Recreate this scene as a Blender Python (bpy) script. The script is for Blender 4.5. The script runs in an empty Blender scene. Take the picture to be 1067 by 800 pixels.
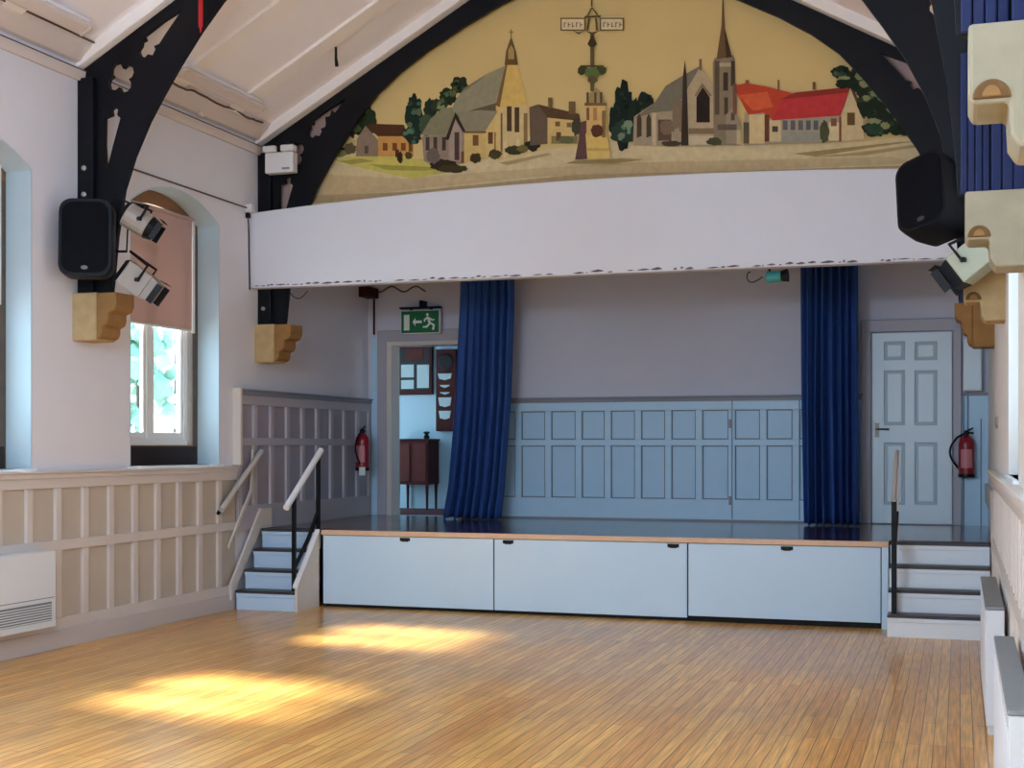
import bpy, bmesh, math, random
from mathutils import Vector, Matrix, Euler
random.seed(7)
C = bpy.context.scene.collection
PI = math.pi

# ------------------------------------------------------------------ survey
# The hall was surveyed from the photograph: camera at the origin, X along the
# stage, Y towards it, Z up.  ray()/on_y()/on_x() turn a surveyed sight line
# into the real point on a known wall plane.
FPX, THETA, HORIZ, EYE = 1420.0, math.radians(18.2), 465.0, 1.65
CT, ST = math.cos(THETA), math.sin(THETA)
def ray(px, py):
    l = (px-533.5)/FPX
    return (CT*l-ST, ST*l+CT, (HORIZ-py)/FPX)
def on_y(px, py, Y):
    d = ray(px, py); t = Y/d[1]
    return (d[0]*t, EYE+d[2]*t)
def on_x(px, py, X):
    d = ray(px, py); t = X/d[0]
    return (d[1]*t, EYE+d[2]*t)

XL, XR = -7.04, 0.29          # inner faces of the long walls
XC = (XL+XR)/2
HALF = (XR-XL)/2
YB = 15.65                    # stage back wall
YS = 12.72                    # stage front
ZS = 0.79                     # stage deck height
ZE, SLOPE = 4.93, 0.56        # eaves height and roof pitch
YF = -3.6                     # far end of the hall behind the camera

# ------------------------------------------------------------------ materials
def lin(c):
    r = []
    for v in c:
        v /= 255.0
        r.append(v/12.92 if v <= .04045 else ((v+.055)/1.055)**2.4)
    return (r[0], r[1], r[2], 1)
MATS = {}
def mat(name, rgb, rough=.6, noise=.0, scale=8.0, metal=0.0, bump=0.0, spec=.5, coat=0.0):
    if name in MATS: return MATS[name]
    m = bpy.data.materials.new(name); m.use_nodes = True
    nt = m.node_tree; b = nt.nodes['Principled BSDF']
    col = lin(rgb)
    b.inputs['Base Color'].default_value = col
    b.inputs['Roughness'].default_value = rough
    b.inputs['Metallic'].default_value = metal
    b.inputs['Specular IOR Level'].default_value = spec
    b.inputs['Coat Weight'].default_value = coat
    if noise > 0 or bump > 0:
        tc = nt.nodes.new('ShaderNodeTexCoord')
        n = nt.nodes.new('ShaderNodeTexNoise'); n.inputs['Scale'].default_value = scale
        n.inputs['Detail'].default_value = 5
        nt.links.new(tc.outputs['Object'], n.inputs['Vector'])
        if noise > 0:
            mx = nt.nodes.new('ShaderNodeMix'); mx.data_type = 'RGBA'
            mx.inputs[6].default_value = tuple(c*(1-noise) for c in col[:3])+(1,)
            mx.inputs[7].default_value = tuple(min(1, c*(1+noise)) for c in col[:3])+(1,)
            nt.links.new(n.outputs['Fac'], mx.inputs[0])
            nt.links.new(mx.outputs[2], b.inputs['Base Color'])
        if bump > 0:
            bp = nt.nodes.new('ShaderNodeBump'); bp.inputs['Strength'].default_value = bump
            bp.inputs['Distance'].default_value = .01
            nt.links.new(n.outputs['Fac'], bp.inputs['Height'])
            nt.links.new(bp.outputs['Normal'], b.inputs['Normal'])
    MATS[name] = m
    return m

def wood_boards(name, c1, c2, seam, bw, bl, rough, coat, along='Y', grain=.35, mortar=.0022):
    m = bpy.data.materials.new(name); m.use_nodes = True
    nt = m.node_tree; N = nt.nodes; L = nt.links; b = N['Principled BSDF']
    tc = N.new('ShaderNodeTexCoord'); sp = N.new('ShaderNodeSeparateXYZ'); cb = N.new('ShaderNodeCombineXYZ')
    L.new(tc.outputs['Object'], sp.inputs[0])
    if along == 'Y':
        L.new(sp.outputs['Y'], cb.inputs['X']); L.new(sp.outputs['X'], cb.inputs['Y'])
    else:
        L.new(sp.outputs['X'], cb.inputs['X']); L.new(sp.outputs['Y'], cb.inputs['Y'])
    br = N.new('ShaderNodeTexBrick')
    br.offset = .37; br.offset_frequency = 2; br.squash = 1
    br.inputs['Color1'].default_value = lin(c1); br.inputs['Color2'].default_value = lin(c2)
    br.inputs['Mortar'].default_value = lin(seam)
    br.inputs['Scale'].default_value = 1; br.inputs['Mortar Size'].default_value = mortar
    br.inputs['Mortar Smooth'].default_value = .3; br.inputs['Bias'].default_value = 0
    br.inputs['Brick Width'].default_value = bl; br.inputs['Row Height'].default_value = bw
    L.new(cb.outputs[0], br.inputs['Vector'])
    mp = N.new('ShaderNodeMapping'); mp.inputs['Scale'].default_value = (1.2, 28, 1)
    L.new(cb.outputs[0], mp.inputs['Vector'])
    n = N.new('ShaderNodeTexNoise'); n.inputs['Scale'].default_value = 2.2; n.inputs['Detail'].default_value = 6
    L.new(mp.outputs[0], n.inputs['Vector'])
    n2 = N.new('ShaderNodeTexNoise'); n2.inputs['Scale'].default_value = .9; n2.inputs['Detail'].default_value = 3
    L.new(cb.outputs[0], n2.inputs['Vector'])
    mr = N.new('ShaderNodeMapRange'); mr.inputs[1].default_value = .3; mr.inputs[2].default_value = .7
    mr.inputs[3].default_value = 1-grain; mr.inputs[4].default_value = 1+grain*.6
    L.new(n.outputs['Fac'], mr.inputs[0])
    mr2 = N.new('ShaderNodeMapRange'); mr2.inputs[1].default_value = .3; mr2.inputs[2].default_value = .7
    mr2.inputs[3].default_value = .86; mr2.inputs[4].default_value = 1.12
    L.new(n2.outputs['Fac'], mr2.inputs[0])
    mu = N.new('ShaderNodeMath'); mu.operation = 'MULTIPLY'
    L.new(mr.outputs[0], mu.inputs[0]); L.new(mr2.outputs[0], mu.inputs[1])
    mx = N.new('ShaderNodeVectorMath'); mx.operation = 'SCALE'
    L.new(br.outputs['Color'], mx.inputs[0]); L.new(mu.outputs[0], mx.inputs['Scale'])
    L.new(mx.outputs[0], b.inputs['Base Color'])
    mr3 = N.new('ShaderNodeMapRange'); mr3.inputs[3].default_value = rough*.75; mr3.inputs[4].default_value = rough*1.35
    L.new(n2.outputs['Fac'], mr3.inputs[0]); L.new(mr3.outputs[0], b.inputs['Roughness'])
    b.inputs['Coat Weight'].default_value = coat; b.inputs['Coat Roughness'].default_value = .18
    return m

def glass_mat():
    m = bpy.data.materials.new('window_glass'); m.use_nodes = True
    nt = m.node_tree; nt.nodes.clear()
    o = nt.nodes.new('ShaderNodeOutputMaterial'); t = nt.nodes.new('ShaderNodeBsdfTransparent')
    t.inputs[0].default_value = (.93, .97, .97, 1)
    g = nt.nodes.new('ShaderNodeBsdfGlossy'); g.inputs['Roughness'].default_value = .02
    lw = nt.nodes.new('ShaderNodeLayerWeight'); lw.inputs[0].default_value = .5
    f = nt.nodes.new('ShaderNodeMath'); f.operation = 'POWER'; f.inputs[1].default_value = 4.0
    nt.links.new(lw.outputs['Facing'], f.inputs[0])
    mx = nt.nodes.new('ShaderNodeMixShader')
    nt.links.new(f.outputs[0], mx.inputs[0]); nt.links.new(t.outputs[0], mx.inputs[1]); nt.links.new(g.outputs[0], mx.inputs[2])
    nt.links.new(mx.outputs[0], o.inputs[0])
    return m
def cloth_mat(name, rgb, transl, rough=.9):
    m = bpy.data.materials.new(name); m.use_nodes = True
    nt = m.node_tree; nt.nodes.clear()
    o = nt.nodes.new('ShaderNodeOutputMaterial'); d = nt.nodes.new('ShaderNodeBsdfDiffuse'); t = nt.nodes.new('ShaderNodeBsdfTranslucent')
    d.inputs[0].default_value = lin(rgb); t.inputs[0].default_value = lin(rgb)
    mx = nt.nodes.new('ShaderNodeMixShader'); mx.inputs[0].default_value = transl
    nt.links.new(d.outputs[0], mx.inputs[1]); nt.links.new(t.outputs[0], mx.inputs[2]); nt.links.new(mx.outputs[0], o.inputs[0])
    return m

M_WALL = mat('wall_paint', (222, 222, 232), .7, .03, 3, bump=.04)
M_WALLS = mat('stage_wall_daylit', (204, 206, 222), .7, .03, 3, bump=.04)  # white wall with the stage's bluish light tinted into it
M_WALLR = mat('right_wall_paint', (238, 236, 232), .7, .05, 3, bump=.15)
M_CEIL = mat('ceiling_paint', (246, 242, 248), .75, .03, 2)
M_RAFT = mat('rafter_paint', (246, 240, 238), .6)
M_BULK = mat('bulkhead_paint', (220, 224, 236), .6, .02, 4)
M_BULKE = mat('bulkhead_chipped_edge', (92, 84, 98), .8, .6, 26)
M_GABLE = mat('gable_plaster', (196, 166, 160), .8, .06, 3)
M_CORN = mat('cornice_paint', (216, 206, 204), .6)
M_STONEB = mat('corbel_dark_stain', (112, 82, 46), .9, .4, 12, bump=.5)
M_STONED = mat('corbel_brown_moulding', (146, 108, 62), .85, .3, 9, bump=.5)
M_DADO = mat('hall_panelling_paint', (208, 199, 194), .45, .05, 5)
M_DADOP = mat('hall_panel_field_paint', (188, 178, 164), .45, .07, 4)
M_SDADO = mat('stage_side_panelling_daylit', (180, 176, 184), .45, .04, 5)  # same panelling, its tone under the stage light put into the colour
M_SDADOP = mat('stage_side_panel_field_daylit', (156, 152, 164), .45, .05, 5)
M_BDADO = mat('stage_back_panelling_daylit', (186, 222, 246), .45, .03, 5)  # grey panelling with blue daylight put into the colour
M_BDADOP = mat('stage_back_panel_field_daylit', (178, 216, 242), .45, .03, 5)
M_MOULD = mat('panel_moulding_grey', (120, 134, 150), .5)
M_CAP = mat('dado_cap_grey', (136, 138, 150), .5)
M_BASE = mat('baseboard_paint', (196, 188, 186), .45)
M_FLOOR = wood_boards('hall_floor_boards', (252, 195, 104), (228, 160, 78), (96, 56, 22), .07, 1.7, .30, .3, mortar=.0026)
M_DECK = wood_boards('stage_deck_boards', (96, 58, 44), (80, 48, 38), (40, 22, 18), .09, 2.2, .16, .5, along='X')
M_NOSE = mat('stage_edge_wood', (226, 190, 158), .4, .12, 14)
M_SPAN = mat('stage_front_daylit', (202, 230, 252), .4, .02, 3)  # white panels, blue daylight put into their colour
M_BLACK = mat('black_metal', (10, 11, 16), .5, spec=.25)
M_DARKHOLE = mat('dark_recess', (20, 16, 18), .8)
M_RISER = mat('riser_daylit', (196, 222, 246), .45, .02, 6)  # riser colour carries the blue daylight
M_RISERR = mat('right_riser_brighter_lit', (236, 246, 255), .45, .02, 6)  # brighter copy of the risers for the daylight falling on the right
M_TREAD = mat('stair_tread_dark', (58, 50, 54), .45, .1, 12)
M_STRING = mat('stringer_paint', (214, 206, 198), .5)
M_RAILW = mat('handrail_white', (236, 236, 240), .3)
M_RAILG = mat('handrail_grey', (196, 190, 186), .3)
M_TRUSS = mat('truss_dark_paint', (7, 8, 17), .5, .2, 6, spec=.25)
M_TRUSSE = mat('truss_boards_sky_sheen', (15, 30, 76), .5, .35, 9, spec=.3)  # navy post boards, blue sky sheen put into their colour
M_STONE = mat('corbel_sandstone', (182, 158, 116), .85, .28, 9, bump=.5)
M_STONEW = mat('corbel_washed_stone', (158, 151, 128), .85, .16, 9, bump=.4)
M_WHITEPL = mat('white_plastic', (226, 226, 230), .35)
M_UPVC = mat('white_window_frame', (238, 244, 246), .3)
M_JAMB = mat('window_reveal_skylit', (188, 210, 222), .6)  # left reveals: blue sky light mixed into the white
M_WOODF = mat('brown_window_surround', (140, 98, 64), .6, .25, 10)
M_WOODS = mat('grey_brown_wood', (92, 80, 72), .6, .25, 10)
M_WOODD = mat('dark_sill_wood', (44, 30, 26), .6, .2, 10)
M_GLASS = glass_mat()
M_BLIND = cloth_mat('blind_fabric', (200, 172, 164), .12)
M_CURT = mat('curtain_velvet', (50, 82, 146), .75, .18, 20, spec=.2)
M_DOOR = mat('door_gloss_white', (222, 240, 250), .35)
M_DOORF = mat('door_frame_grey', (176, 174, 184), .45)
M_DOORP = mat('door_panel_groove', (176, 196, 208), .45)
M_RED = mat('extinguisher_red', (138, 16, 34), .3)
M_REDC = mat('red_cord', (190, 24, 30), .7)
M_STEEL = mat('brushed_steel', (176, 172, 166), .35, metal=.6)
M_LANT = mat('lantern_grey_paint', (150, 140, 132), .45, .08, 10)
M_LANTG = mat('lantern_olive_paint', (168, 170, 146), .45, .08, 10)
M_SPK = mat('speaker_black', (7, 8, 16), .55, spec=.25)
M_GRILLE = mat('speaker_grille', (5, 6, 14), .8, .3, 120, spec=.15)
M_GREEN = mat('exit_green', (16, 108, 62), .4)
M_WHITE = mat('sign_white', (226, 234, 226), .5)
M_PASS = mat('passage_wall_bluelit', (158, 190, 204), .7)  # bluish light of the passage put into its wall colour
M_CARPET = mat('passage_red_carpet', (84, 32, 40), .95, .2, 30)
M_MAHOG = mat('dark_mahogany', (60, 22, 22), .6, .3, 9, spec=.15)
M_MAHOGR = mat('reddish_mahogany', (72, 22, 18), .55, .3, 9, spec=.2)
M_GREYTOP = mat('radiator_grey_top', (132, 138, 140), .6, .12, 40)
M_RADW = mat('radiator_white', (216, 222, 228), .4)
M_GRILLG = mat('heater_grille', (120, 126, 136), .5)
M_TEAL = mat('teal_spotlight', (60, 150, 150), .35)
M_PAPER = mat('paper', (160, 184, 188), .7)
M_LEAF = mat('leaf_green', (124, 158, 138), .7, .35, 9)
M_LEAF2 = mat('leaf_blue_green', (150, 184, 176), .7, .35, 9)
M_BARK = mat('bark', (76, 62, 50), .9)
M_GROUND = mat('neutral_ground', (186, 184, 180), .9, .1, 2)  # unseen ground, neutral grey so its bounce adds no green
M_BRASS = mat('handle_metal', (96, 90, 84), .35, metal=.7)

# ------------------------------------------------------------------ mesh helpers
class MB:
    """collects shapes (world coordinates) into one mesh, a slot per material"""
    def __init__(self):
        self.bm = bmesh.new(); self.mats = []
    def _slot(self, m):
        if m is None: return 0
        if m not in self.mats: self.mats.append(m)
        return self.mats.index(m)
    def _mark(self, n0, m):
        s = self._slot(m)
        self.bm.faces.ensure_lookup_table()
        for f in self.bm.faces[n0:]: f.material_index = s
    def box(self, a, b, m=None, M=None):
        n0 = len(self.bm.faces)
        (x0, y0, z0), (x1, y1, z1) = a, b
        x0, x1 = min(x0, x1), max(x0, x1); y0, y1 = min(y0, y1), max(y0, y1); z0, z1 = min(z0, z1), max(z0, z1)
        co = [(x0,y0,z0),(x1,y0,z0),(x1,y1,z0),(x0,y1,z0),(x0,y0,z1),(x1,y0,z1),(x1,y1,z1),(x0,y1,z1)]
        v = [self.bm.verts.new(M @ Vector(c) if M else c) for c in co]
        for q in ((0,3,2,1),(4,5,6,7),(0,1,5,4),(1,2,6,5),(2,3,7,6),(3,0,4,7)):
            self.bm.faces.new([v[i] for i in q])
        self._mark(n0, m); return self
    def prism(self, pts, axis, a, b, m=None, M=None):
        """polygon extruded along an axis: 'X' pts=(y,z), 'Y' pts=(x,z), 'Z' pts=(x,y)"""
        n0 = len(self.bm.faces)
        def P(p, t):
            c = {'X': (t, p[0], p[1]), 'Y': (p[0], t, p[1]), 'Z': (p[0], p[1], t)}[axis]
            return M @ Vector(c) if M else c
        v0 = [self.bm.verts.new(P(p, a)) for p in pts]; v1 = [self.bm.verts.new(P(p, b)) for p in pts]
        n = len(pts)
        self.bm.faces.new(v0); self.bm.faces.new(v1[::-1])
        for i in range(n):
            j = (i+1) % n
            self.bm.faces.new([v0[i], v1[i], v1[j], v0[j]])
        self._mark(n0, m); return self
    def holed(self, outer, holes, axis, a, b, m=None):
        """polygon with holes extruded along an axis"""
        from mathutils.geometry import tessellate_polygon
        n0 = len(self.bm.faces)
        loops = [outer]+holes
        flat = [p for l in loops for p in l]
        tris = tessellate_polygon([[Vector((p[0], p[1], 0)) for p in l] for l in loops])
        def P(p, t): return {'X': (t, p[0], p[1]), 'Y': (p[0], t, p[1]), 'Z': (p[0], p[1], t)}[axis]
        v0 = [self.bm.verts.new(P(p, a)) for p in flat]; v1 = [self.bm.verts.new(P(p, b)) for p in flat]
        for t in tris:
            try:
                self.bm.faces.new([v0[i] for i in t]); self.bm.faces.new([v1[i] for i in reversed(t)])
            except ValueError: pass
        k = 0
        for l in loops:
            n = len(l)
            for i in range(n):
                j = (i+1) % n
                self.bm.faces.new([v0[k+i], v1[k+i], v1[k+j], v0[k+j]])
            k += n
        self._mark(n0, m); return self
    def flat(self, pts3, m=None):
        n0 = len(self.bm.faces)
        self.bm.faces.new([self.bm.verts.new(p) for p in pts3]); self._mark(n0, m); return self
    def tube(self, path, r, m=None, seg=10, sq=False):
        """round (or square) bar along a list of points"""
        n0 = len(self.bm.faces)
        path = [Vector(p) for p in path]; rings = []
        rr = r if isinstance(r, (list, tuple)) else [r]*len(path)
        if sq: seg = 4
        up0 = None
        for i, p in enumerate(path):
            t = (path[min(i+1, len(path)-1)]-path[max(i-1, 0)]).normalized()
            ref = Vector((0, 0, 1)) if abs(t.z) < .95 else Vector((1, 0, 0))
            if up0 is not None and abs(t.dot(up0)) < .9: ref = up0
            a = t.cross(ref).normalized(); bb = a.cross(t).normalized(); up0 = bb
            rings.append([self.bm.verts.new(p+(a*math.cos(2*PI*k/seg+(PI/4 if sq else 0))+bb*math.sin(2*PI*k/seg+(PI/4 if sq else 0)))*rr[i]*(1.414 if sq else 1)) for k in range(seg)])
        for i in range(len(rings)-1):
            for k in range(seg):
                l = (k+1) % seg
                self.bm.faces.new([rings[i][k], rings[i][l], rings[i+1][l], rings[i+1][k]])
        self.bm.faces.new(rings[0][::-1]); self.bm.faces.new(rings[-1])
        self._mark(n0, m); return self
    def lathe(self, prof, cen, m=None, seg=20, M=None):
        """(r, z) profile turned about a vertical axis through cen"""
        n0 = len(self.bm.faces); rings = []
        for r, z in prof:
            ring = []
            for k in range(seg):
                c = Vector((r*math.cos(2*PI*k/seg), r*math.sin(2*PI*k/seg), z))
                if M: c = M @ c
                ring.append(self.bm.verts.new(c+Vector(cen)))
            rings.append(ring)
        for i in range(len(rings)-1):
            for k in range(seg):
                l = (k+1) % seg
                self.bm.faces.new([rings[i][k], rings[i][l], rings[i+1][l], rings[i+1][k]])
        self.bm.faces.new(rings[0][::-1]); self.bm.faces.new(rings[-1])
        self._mark(n0, m); return self
    def blob(self, c, r, m=None, sub=1, jit=.18):
        n0 = len(self.bm.faces)
        g = bmesh.ops.create_icosphere(self.bm, subdivisions=sub, radius=1)
        r = r if isinstance(r, tuple) else (r, r, r)
        for v in g['verts']:
            k = 1+random.uniform(-jit, jit)
            v.co = Vector((v.co.x*r[0]*k+c[0], v.co.y*r[1]*k+c[1], v.co.z*r[2]*k+c[2]))
        self._mark(n0, m); return self
    def build(self, name, m=None, parent=None, bevel=0.0, smooth=False, recalc=True, origin=None):
        if m is not None and not self.mats: self.mats = [m]
        if recalc: bmesh.ops.recalc_face_normals(self.bm, faces=self.bm.faces[:])
        me = bpy.data.meshes.new(name)
        off = Vector((0, 0, 0))
        if parent is not None:
            off = parent['_w'] if isinstance(parent, dict) else wloc(parent)
        else:
            xs = [v.co for v in self.bm.verts]
            lo = [min(c[i] for c in xs) for i in range(3)]; hi = [max(c[i] for c in xs) for i in range(3)]
            off = Vector(origin) if origin is not None else Vector(((lo[0]+hi[0])/2, (lo[1]+hi[1])/2, lo[2]))
        for v in self.bm.verts: v.co -= off
        self.bm.to_mesh(me); self.bm.free()
        for mm in self.mats: me.materials.append(mm)
        o = bpy.data.objects.new(name, me); C.objects.link(o)
        if parent is not None: o.parent = parent
        else: o.location = off
        WL[o.name] = off.copy()
        if smooth:
            for p in me.polygons: p.use_smooth = True
            me.set_sharp_from_angle(angle=math.radians(40))
        if bevel > 0:
            bv = o.modifiers.new('bevel', 'BEVEL'); bv.width = bevel; bv.segments = 2; bv.limit_method = 'ANGLE'; bv.angle_limit = math.radians(40)
        return o
WL = {}
def wloc(o): return WL[o.name]
# children of a mesh keep that mesh's origin as their own frame
def thing(name, label, cat, loc, group=None, kind=None):
    o = bpy.data.objects.new(name, None); C.objects.link(o); o.location = loc
    o.empty_display_size = .1
    WL[o.name] = Vector(loc)
    return tag(o, label, cat, group, kind)
def tag(o, label=None, cat=None, group=None, kind=None):
    if label: o['label'] = label
    if cat: o['category'] = cat
    if group: o['group'] = group
    if kind: o['kind'] = kind
    return o
def structure(o, label, cat):
    return tag(o, label, cat, None, 'structure')

# ------------------------------------------------------------------ room shell
WY = [11.265, 8.365, 5.465, 2.565, -0.335]      # window centres along both long walls
WHW, WSILL, WSPR, WTOP = .775, 1.46, 3.86, 4.09
def arch_pts(yc, hw, z0, zs, zt, n=14):
    rise = zt-zs; R = (hw*hw+rise*rise)/(2*rise); a0 = math.asin(hw/R)
    pts = [(yc-hw, z0), (yc+hw, z0)]
    for i in range(n+1):
        a = a0-2*a0*i/n
        pts.append((yc+R*math.sin(a), zt-R+R*math.cos(a)))
    return pts

floor = MB().box((XL-.4, YF-.3, -.12), (XR+.4, YB+.2, 0)).build('floor', M_FLOOR, origin=(0, 0, 0))
structure(floor, 'honey coloured narrow strip wood floor of the hall, glossy with sun patches', 'floor')

def long_wall(x0, x1, name, m, label, WYS):
    o = MB().holed([(YF-.3, 0), (YB+.25, 0), (YB+.25, ZE), (YF-.3, ZE)], [arch_pts(y, WHW, WSILL, WSPR, WTOP) for y in WYS], 'X', x0, x1, m)
    return structure(o.build(name), label, 'wall')
wl = long_wall(XL-.5, XL, 'wall_left', M_WALL, 'pinkish white left wall with arched window openings above the panelling', WY)
wr = long_wall(XR, XR+.5, 'wall_right', M_WALLR, 'cream right wall at the edge of the picture beside the stone corbels', WY[1:])

DX0, DX1, DZ1 = -6.755, -5.78, 2.93      # doorway at the back of the stage
wb = MB().holed([(XL-.5, 0), (XR+.5, 0), (XR+.5, 4.3), (XL-.5, 4.3)], [[(DX0, ZS), (DX1, ZS), (DX1, DZ1), (DX0, DZ1)]], 'Y', YB, YB+.22, M_WALLS)
structure(wb.build('wall_back'), 'white wall at the back of the stage, bluish light in its colour, above grey panelling', 'wall')
wf = MB().holed([(XL-.5, 0), (XR+.5, 0), (XR+.5, ZE), (XC, ZE+HALF*SLOPE+.2), (XL-.5, ZE)],
                [[(XC-2.6, .9), (XC-.2, .9), (XC-.2, 4.6), (XC-2.6, 4.6)], [(XC+.2, .9), (XC+2.6, .9), (XC+2.6, 4.6), (XC+.2, 4.6)]], 'Y', YF-.3, YF, M_WALL)
structure(wf.build('wall_front'), 'white gable wall at the far end of the hall, with tall windows added for fill light', 'wall')

ZR = ZE+HALF*SLOPE
ce = MB()
for s in (-1, 1):
    xw = XL-.5 if s < 0 else XR+.5
    zw = ZE-.5*SLOPE
    ce.prism([(xw, zw), (XC, ZR), (XC, ZR+.15), (xw, zw+.15)], 'Y', YF-.3, 13.3, M_CEIL)
ceil = structure(ce.build('ceiling'), 'white pitched ceiling boarded between shallow rafters', 'ceiling')
for yy, rw, rd in ((12.89, .13, .115), (9.80, .10, .115), (6.90, .10, .115), (4.22, .10, .115), (12.05, .12, .035), (11.0, .12, .035), (8.7, .12, .035), (7.8, .12, .035), (6.0, .12, .035), (5.1, .12, .035)):
    for s in (-1, 1):
        r = MB()
        xw = XL if s < 0 else XR
        r.prism([(xw, ZE-rd), (XC, ZR-rd), (XC, ZR+.01), (xw, ZE+.01)], 'Y', yy-rw, yy+rw)
        r.build('rafter', M_RAFT, ceil, bevel=.008)

# gable above the proscenium, stage ceiling
gb = MB().prism([(XL, 3.75), (XR, 3.75), (XR, ZE), (XC, ZR), (XL, ZE)], 'Y', 13.0, 13.2, M_GABLE)
structure(gb.build('wall_gable'), 'pinkish plaster gable wall showing through the openings of the far truss', 'wall')
sc_ = MB().box((XL-.3, 13.2, 4.0), (XR+.3, YB+.1, 4.15), M_WALLS)
structure(sc_.build('ceiling_stage'), 'white flat ceiling over the stage', 'ceiling')

# bulkhead (proscenium header) with a slight camber on its top edge
pts = [(XL, 3.30), (XR, 3.30)]
for i in range(25):
    t = i/24; x = XR+(XL-XR)*t
    pts.append((x, 4.085+.13*(1-(2*t-1)**2)))
bk = structure(MB().prism(pts, 'Y', 12.66, 12.80, M_BULK).build('wall_bulkhead', bevel=.01), 'plain white bulkhead across the top of the stage opening below the painting', 'wall')
e = MB(); x = XL+.05
while x < XR-.05:
    w = random.uniform(.015, .14)
    if random.random() < .85:
        z = 3.312+random.uniform(0, .012); h = random.uniform(.006, .022)
        e.prism([(x, z), (x+w*.5, z-.004), (x+w, z+.002), (x+w*.9, z+h*.6), (x+w*.6, z+h), (x+w*.2, z+h*.5)], 'Y', 12.656, 12.661, M_BULKE)
    x += w+random.uniform(.0, .035)
e.build('chipped_edge', None, bk)
# passage behind the doorway
ps = MB()
ps.box((-8.6, 17.6, ZS), (-3.9, 17.75, 3.5), M_PASS)
structure(ps.build('wall_passage'), 'passage wall with bluish light in its colour, seen through the stage doorway', 'wall')
structure(MB().box((-8.75, YB+.22, ZS), (-8.6, 17.75, 3.5), M_PASS).build('wall_passage_left'), 'end wall of the passage beyond the stage doorway', 'wall')
structure(MB().holed([(YB+.22, ZS), (17.75, ZS), (17.75, 3.5), (YB+.22, 3.5)], [[(16.5, 1.7), (17.2, 1.7), (17.2, 2.7), (16.5, 2.7)]], 'X', -3.9, -3.75, M_PASS).build('wall_passage_right'), 'window wall of the passage beyond the stage doorway', 'wall')
structure(MB().box((-8.75, YB+.22, 3.5), (-3.75, 17.75, 3.6), M_PASS).build('ceiling_passage'), 'ceiling of the passage beyond the stage doorway', 'ceiling')
structure(MB().box((-8.75, YB+.0, ZS-.06), (-3.75, 17.75, ZS-.001), M_CARPET).build('floor_passage'), 'dark red carpet of the passage beyond the stage doorway', 'floor')

# ------------------------------------------------------------------ panelling
def frange(a, b, step):
    r = []; v = a
    while v <= b+1e-6: r.append(v); v += step
    return r
def panelling(name, axis, plane, sgn, a, b, stiles, z0, rows, top, mf, mp, label, skip=None, sw=.075, thick=.028, mould=None, cap=M_CAP):
    """framed panelling: backing field, rails and stiles raised from it, bead round every panel.
    axis 'Y' = runs along Y on a wall X=plane; axis 'X' = runs along X on a wall Y=plane. sgn = direction into the room"""
    mb = MB()
    def bx(u0, u1, d0, d1, w0, w1, m):
        d0, d1 = plane+sgn*d0, plane+sgn*d1
        if axis == 'Y': mb.box((d0, u0, w0), (d1, u1, w1), m)
        else: mb.box((u0, d0, w0), (u1, d1, w1), m)
    bx(a, b, 0, .018, z0, top, mp)
    zs = sorted([z for r in rows for z in r])
    rails = [(z0, zs[0])]+[(zs[i], zs[i+1]) for i in range(1, len(zs)-1, 2)]+[(zs[-1], top)]
    for r0, r1 in rails: bx(a, b, .0, .018+thick, r0, r1, mf)
    for s in stiles:
        for r0, r1 in rows:
            bx(max(a, s-sw/2), min(b, s+sw/2), .0, .018+thick-.0005, r0, r1, mf)
    if mould:
        st = sorted(stiles)
        for i in range(len(st)-1):
            u0, u1 = st[i]+sw/2, st[i+1]-sw/2
            for r0, r1 in rows:
                t = .012
                for (p, q, c, d) in ((u0, u1, r0, r0+t), (u0, u1, r1-t, r1), (u0, u0+t, r0, r1), (u1-t, u1, r0, r1)):
                    bx(p, q, .018, .018+thick*.55, c, d, mould)
    o = mb.build(name, bevel=.004)
    structure(o, label, 'panelling')
    mb = MB()
    bx(a, b, 0, .075, top, top+.022, cap); bx(a, b, 0, .06, top-.04, top, cap if cap is M_CAP else mf)
    mb.build('dado_cap', None, o, bevel=.005)
    return o
PITCH = .3645
st_l = [y for y in frange(9.06-PITCH*22, 12.30, PITCH)]
tr1 = panelling('trim_1', 'Y', XL, 1, YF, 12.32, st_l, .0, [(.25, .80), (.885, 1.31)], 1.43, M_DADO, M_DADOP, 'cream painted wall panelling in two rows along the left wall', cap=M_DADO)
bb = MB().box((XL, YF, 0), (XL+.062, 12.24, .155), M_BASE)
structure(bb.build('baseboard_left', bevel=.006), 'plain painted baseboard under the left wall panelling', 'baseboard')
st_s = [12.36+.02]+[y for y in frange(12.70, 15.6, PITCH)]+[15.6]
tr2 = panelling('trim_2', 'Y', XL, 1, 12.34, YB, st_s, ZS, [(1.04, 1.66), (1.74, 2.08)], 2.22, M_SDADO, M_SDADOP, 'higher panelling on the left side wall of the stage, daylight tone in its colour')
ed = MB().box((XL, 12.30, 1.46), (XL+.09, 12.345, 2.25), M_STRING)
structure(ed.build('trim_3', bevel=.004), 'white upright edge strip where the higher stage panelling begins', 'trim')
st_b = [DX1+.13]+[x for x in frange(-5.71+.36, -1.0, PITCH)]
st_b = [on_y(p, 440, YB)[0]-.045 for p in (545, 576, 607.6, 638, 669.5, 701, 733, 767, 800)]
x0 = st_b[0]; st_b = [x0-PITCH*2, x0-PITCH]+st_b+[st_b[-1]+PITCH, st_b[-1]+PITCH*2]
tr4 = panelling('trim_4', 'X', YB, -1, DX1+.1, -1.02, [s for s in st_b if s < -1.1], ZS, [(1.04, 1.66), (1.73, 2.07)], 2.21, M_BDADO, M_BDADOP, 'daylight tinted grey panelling in two rows along the stage back wall between the curtains', mould=M_MOULD)
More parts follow.
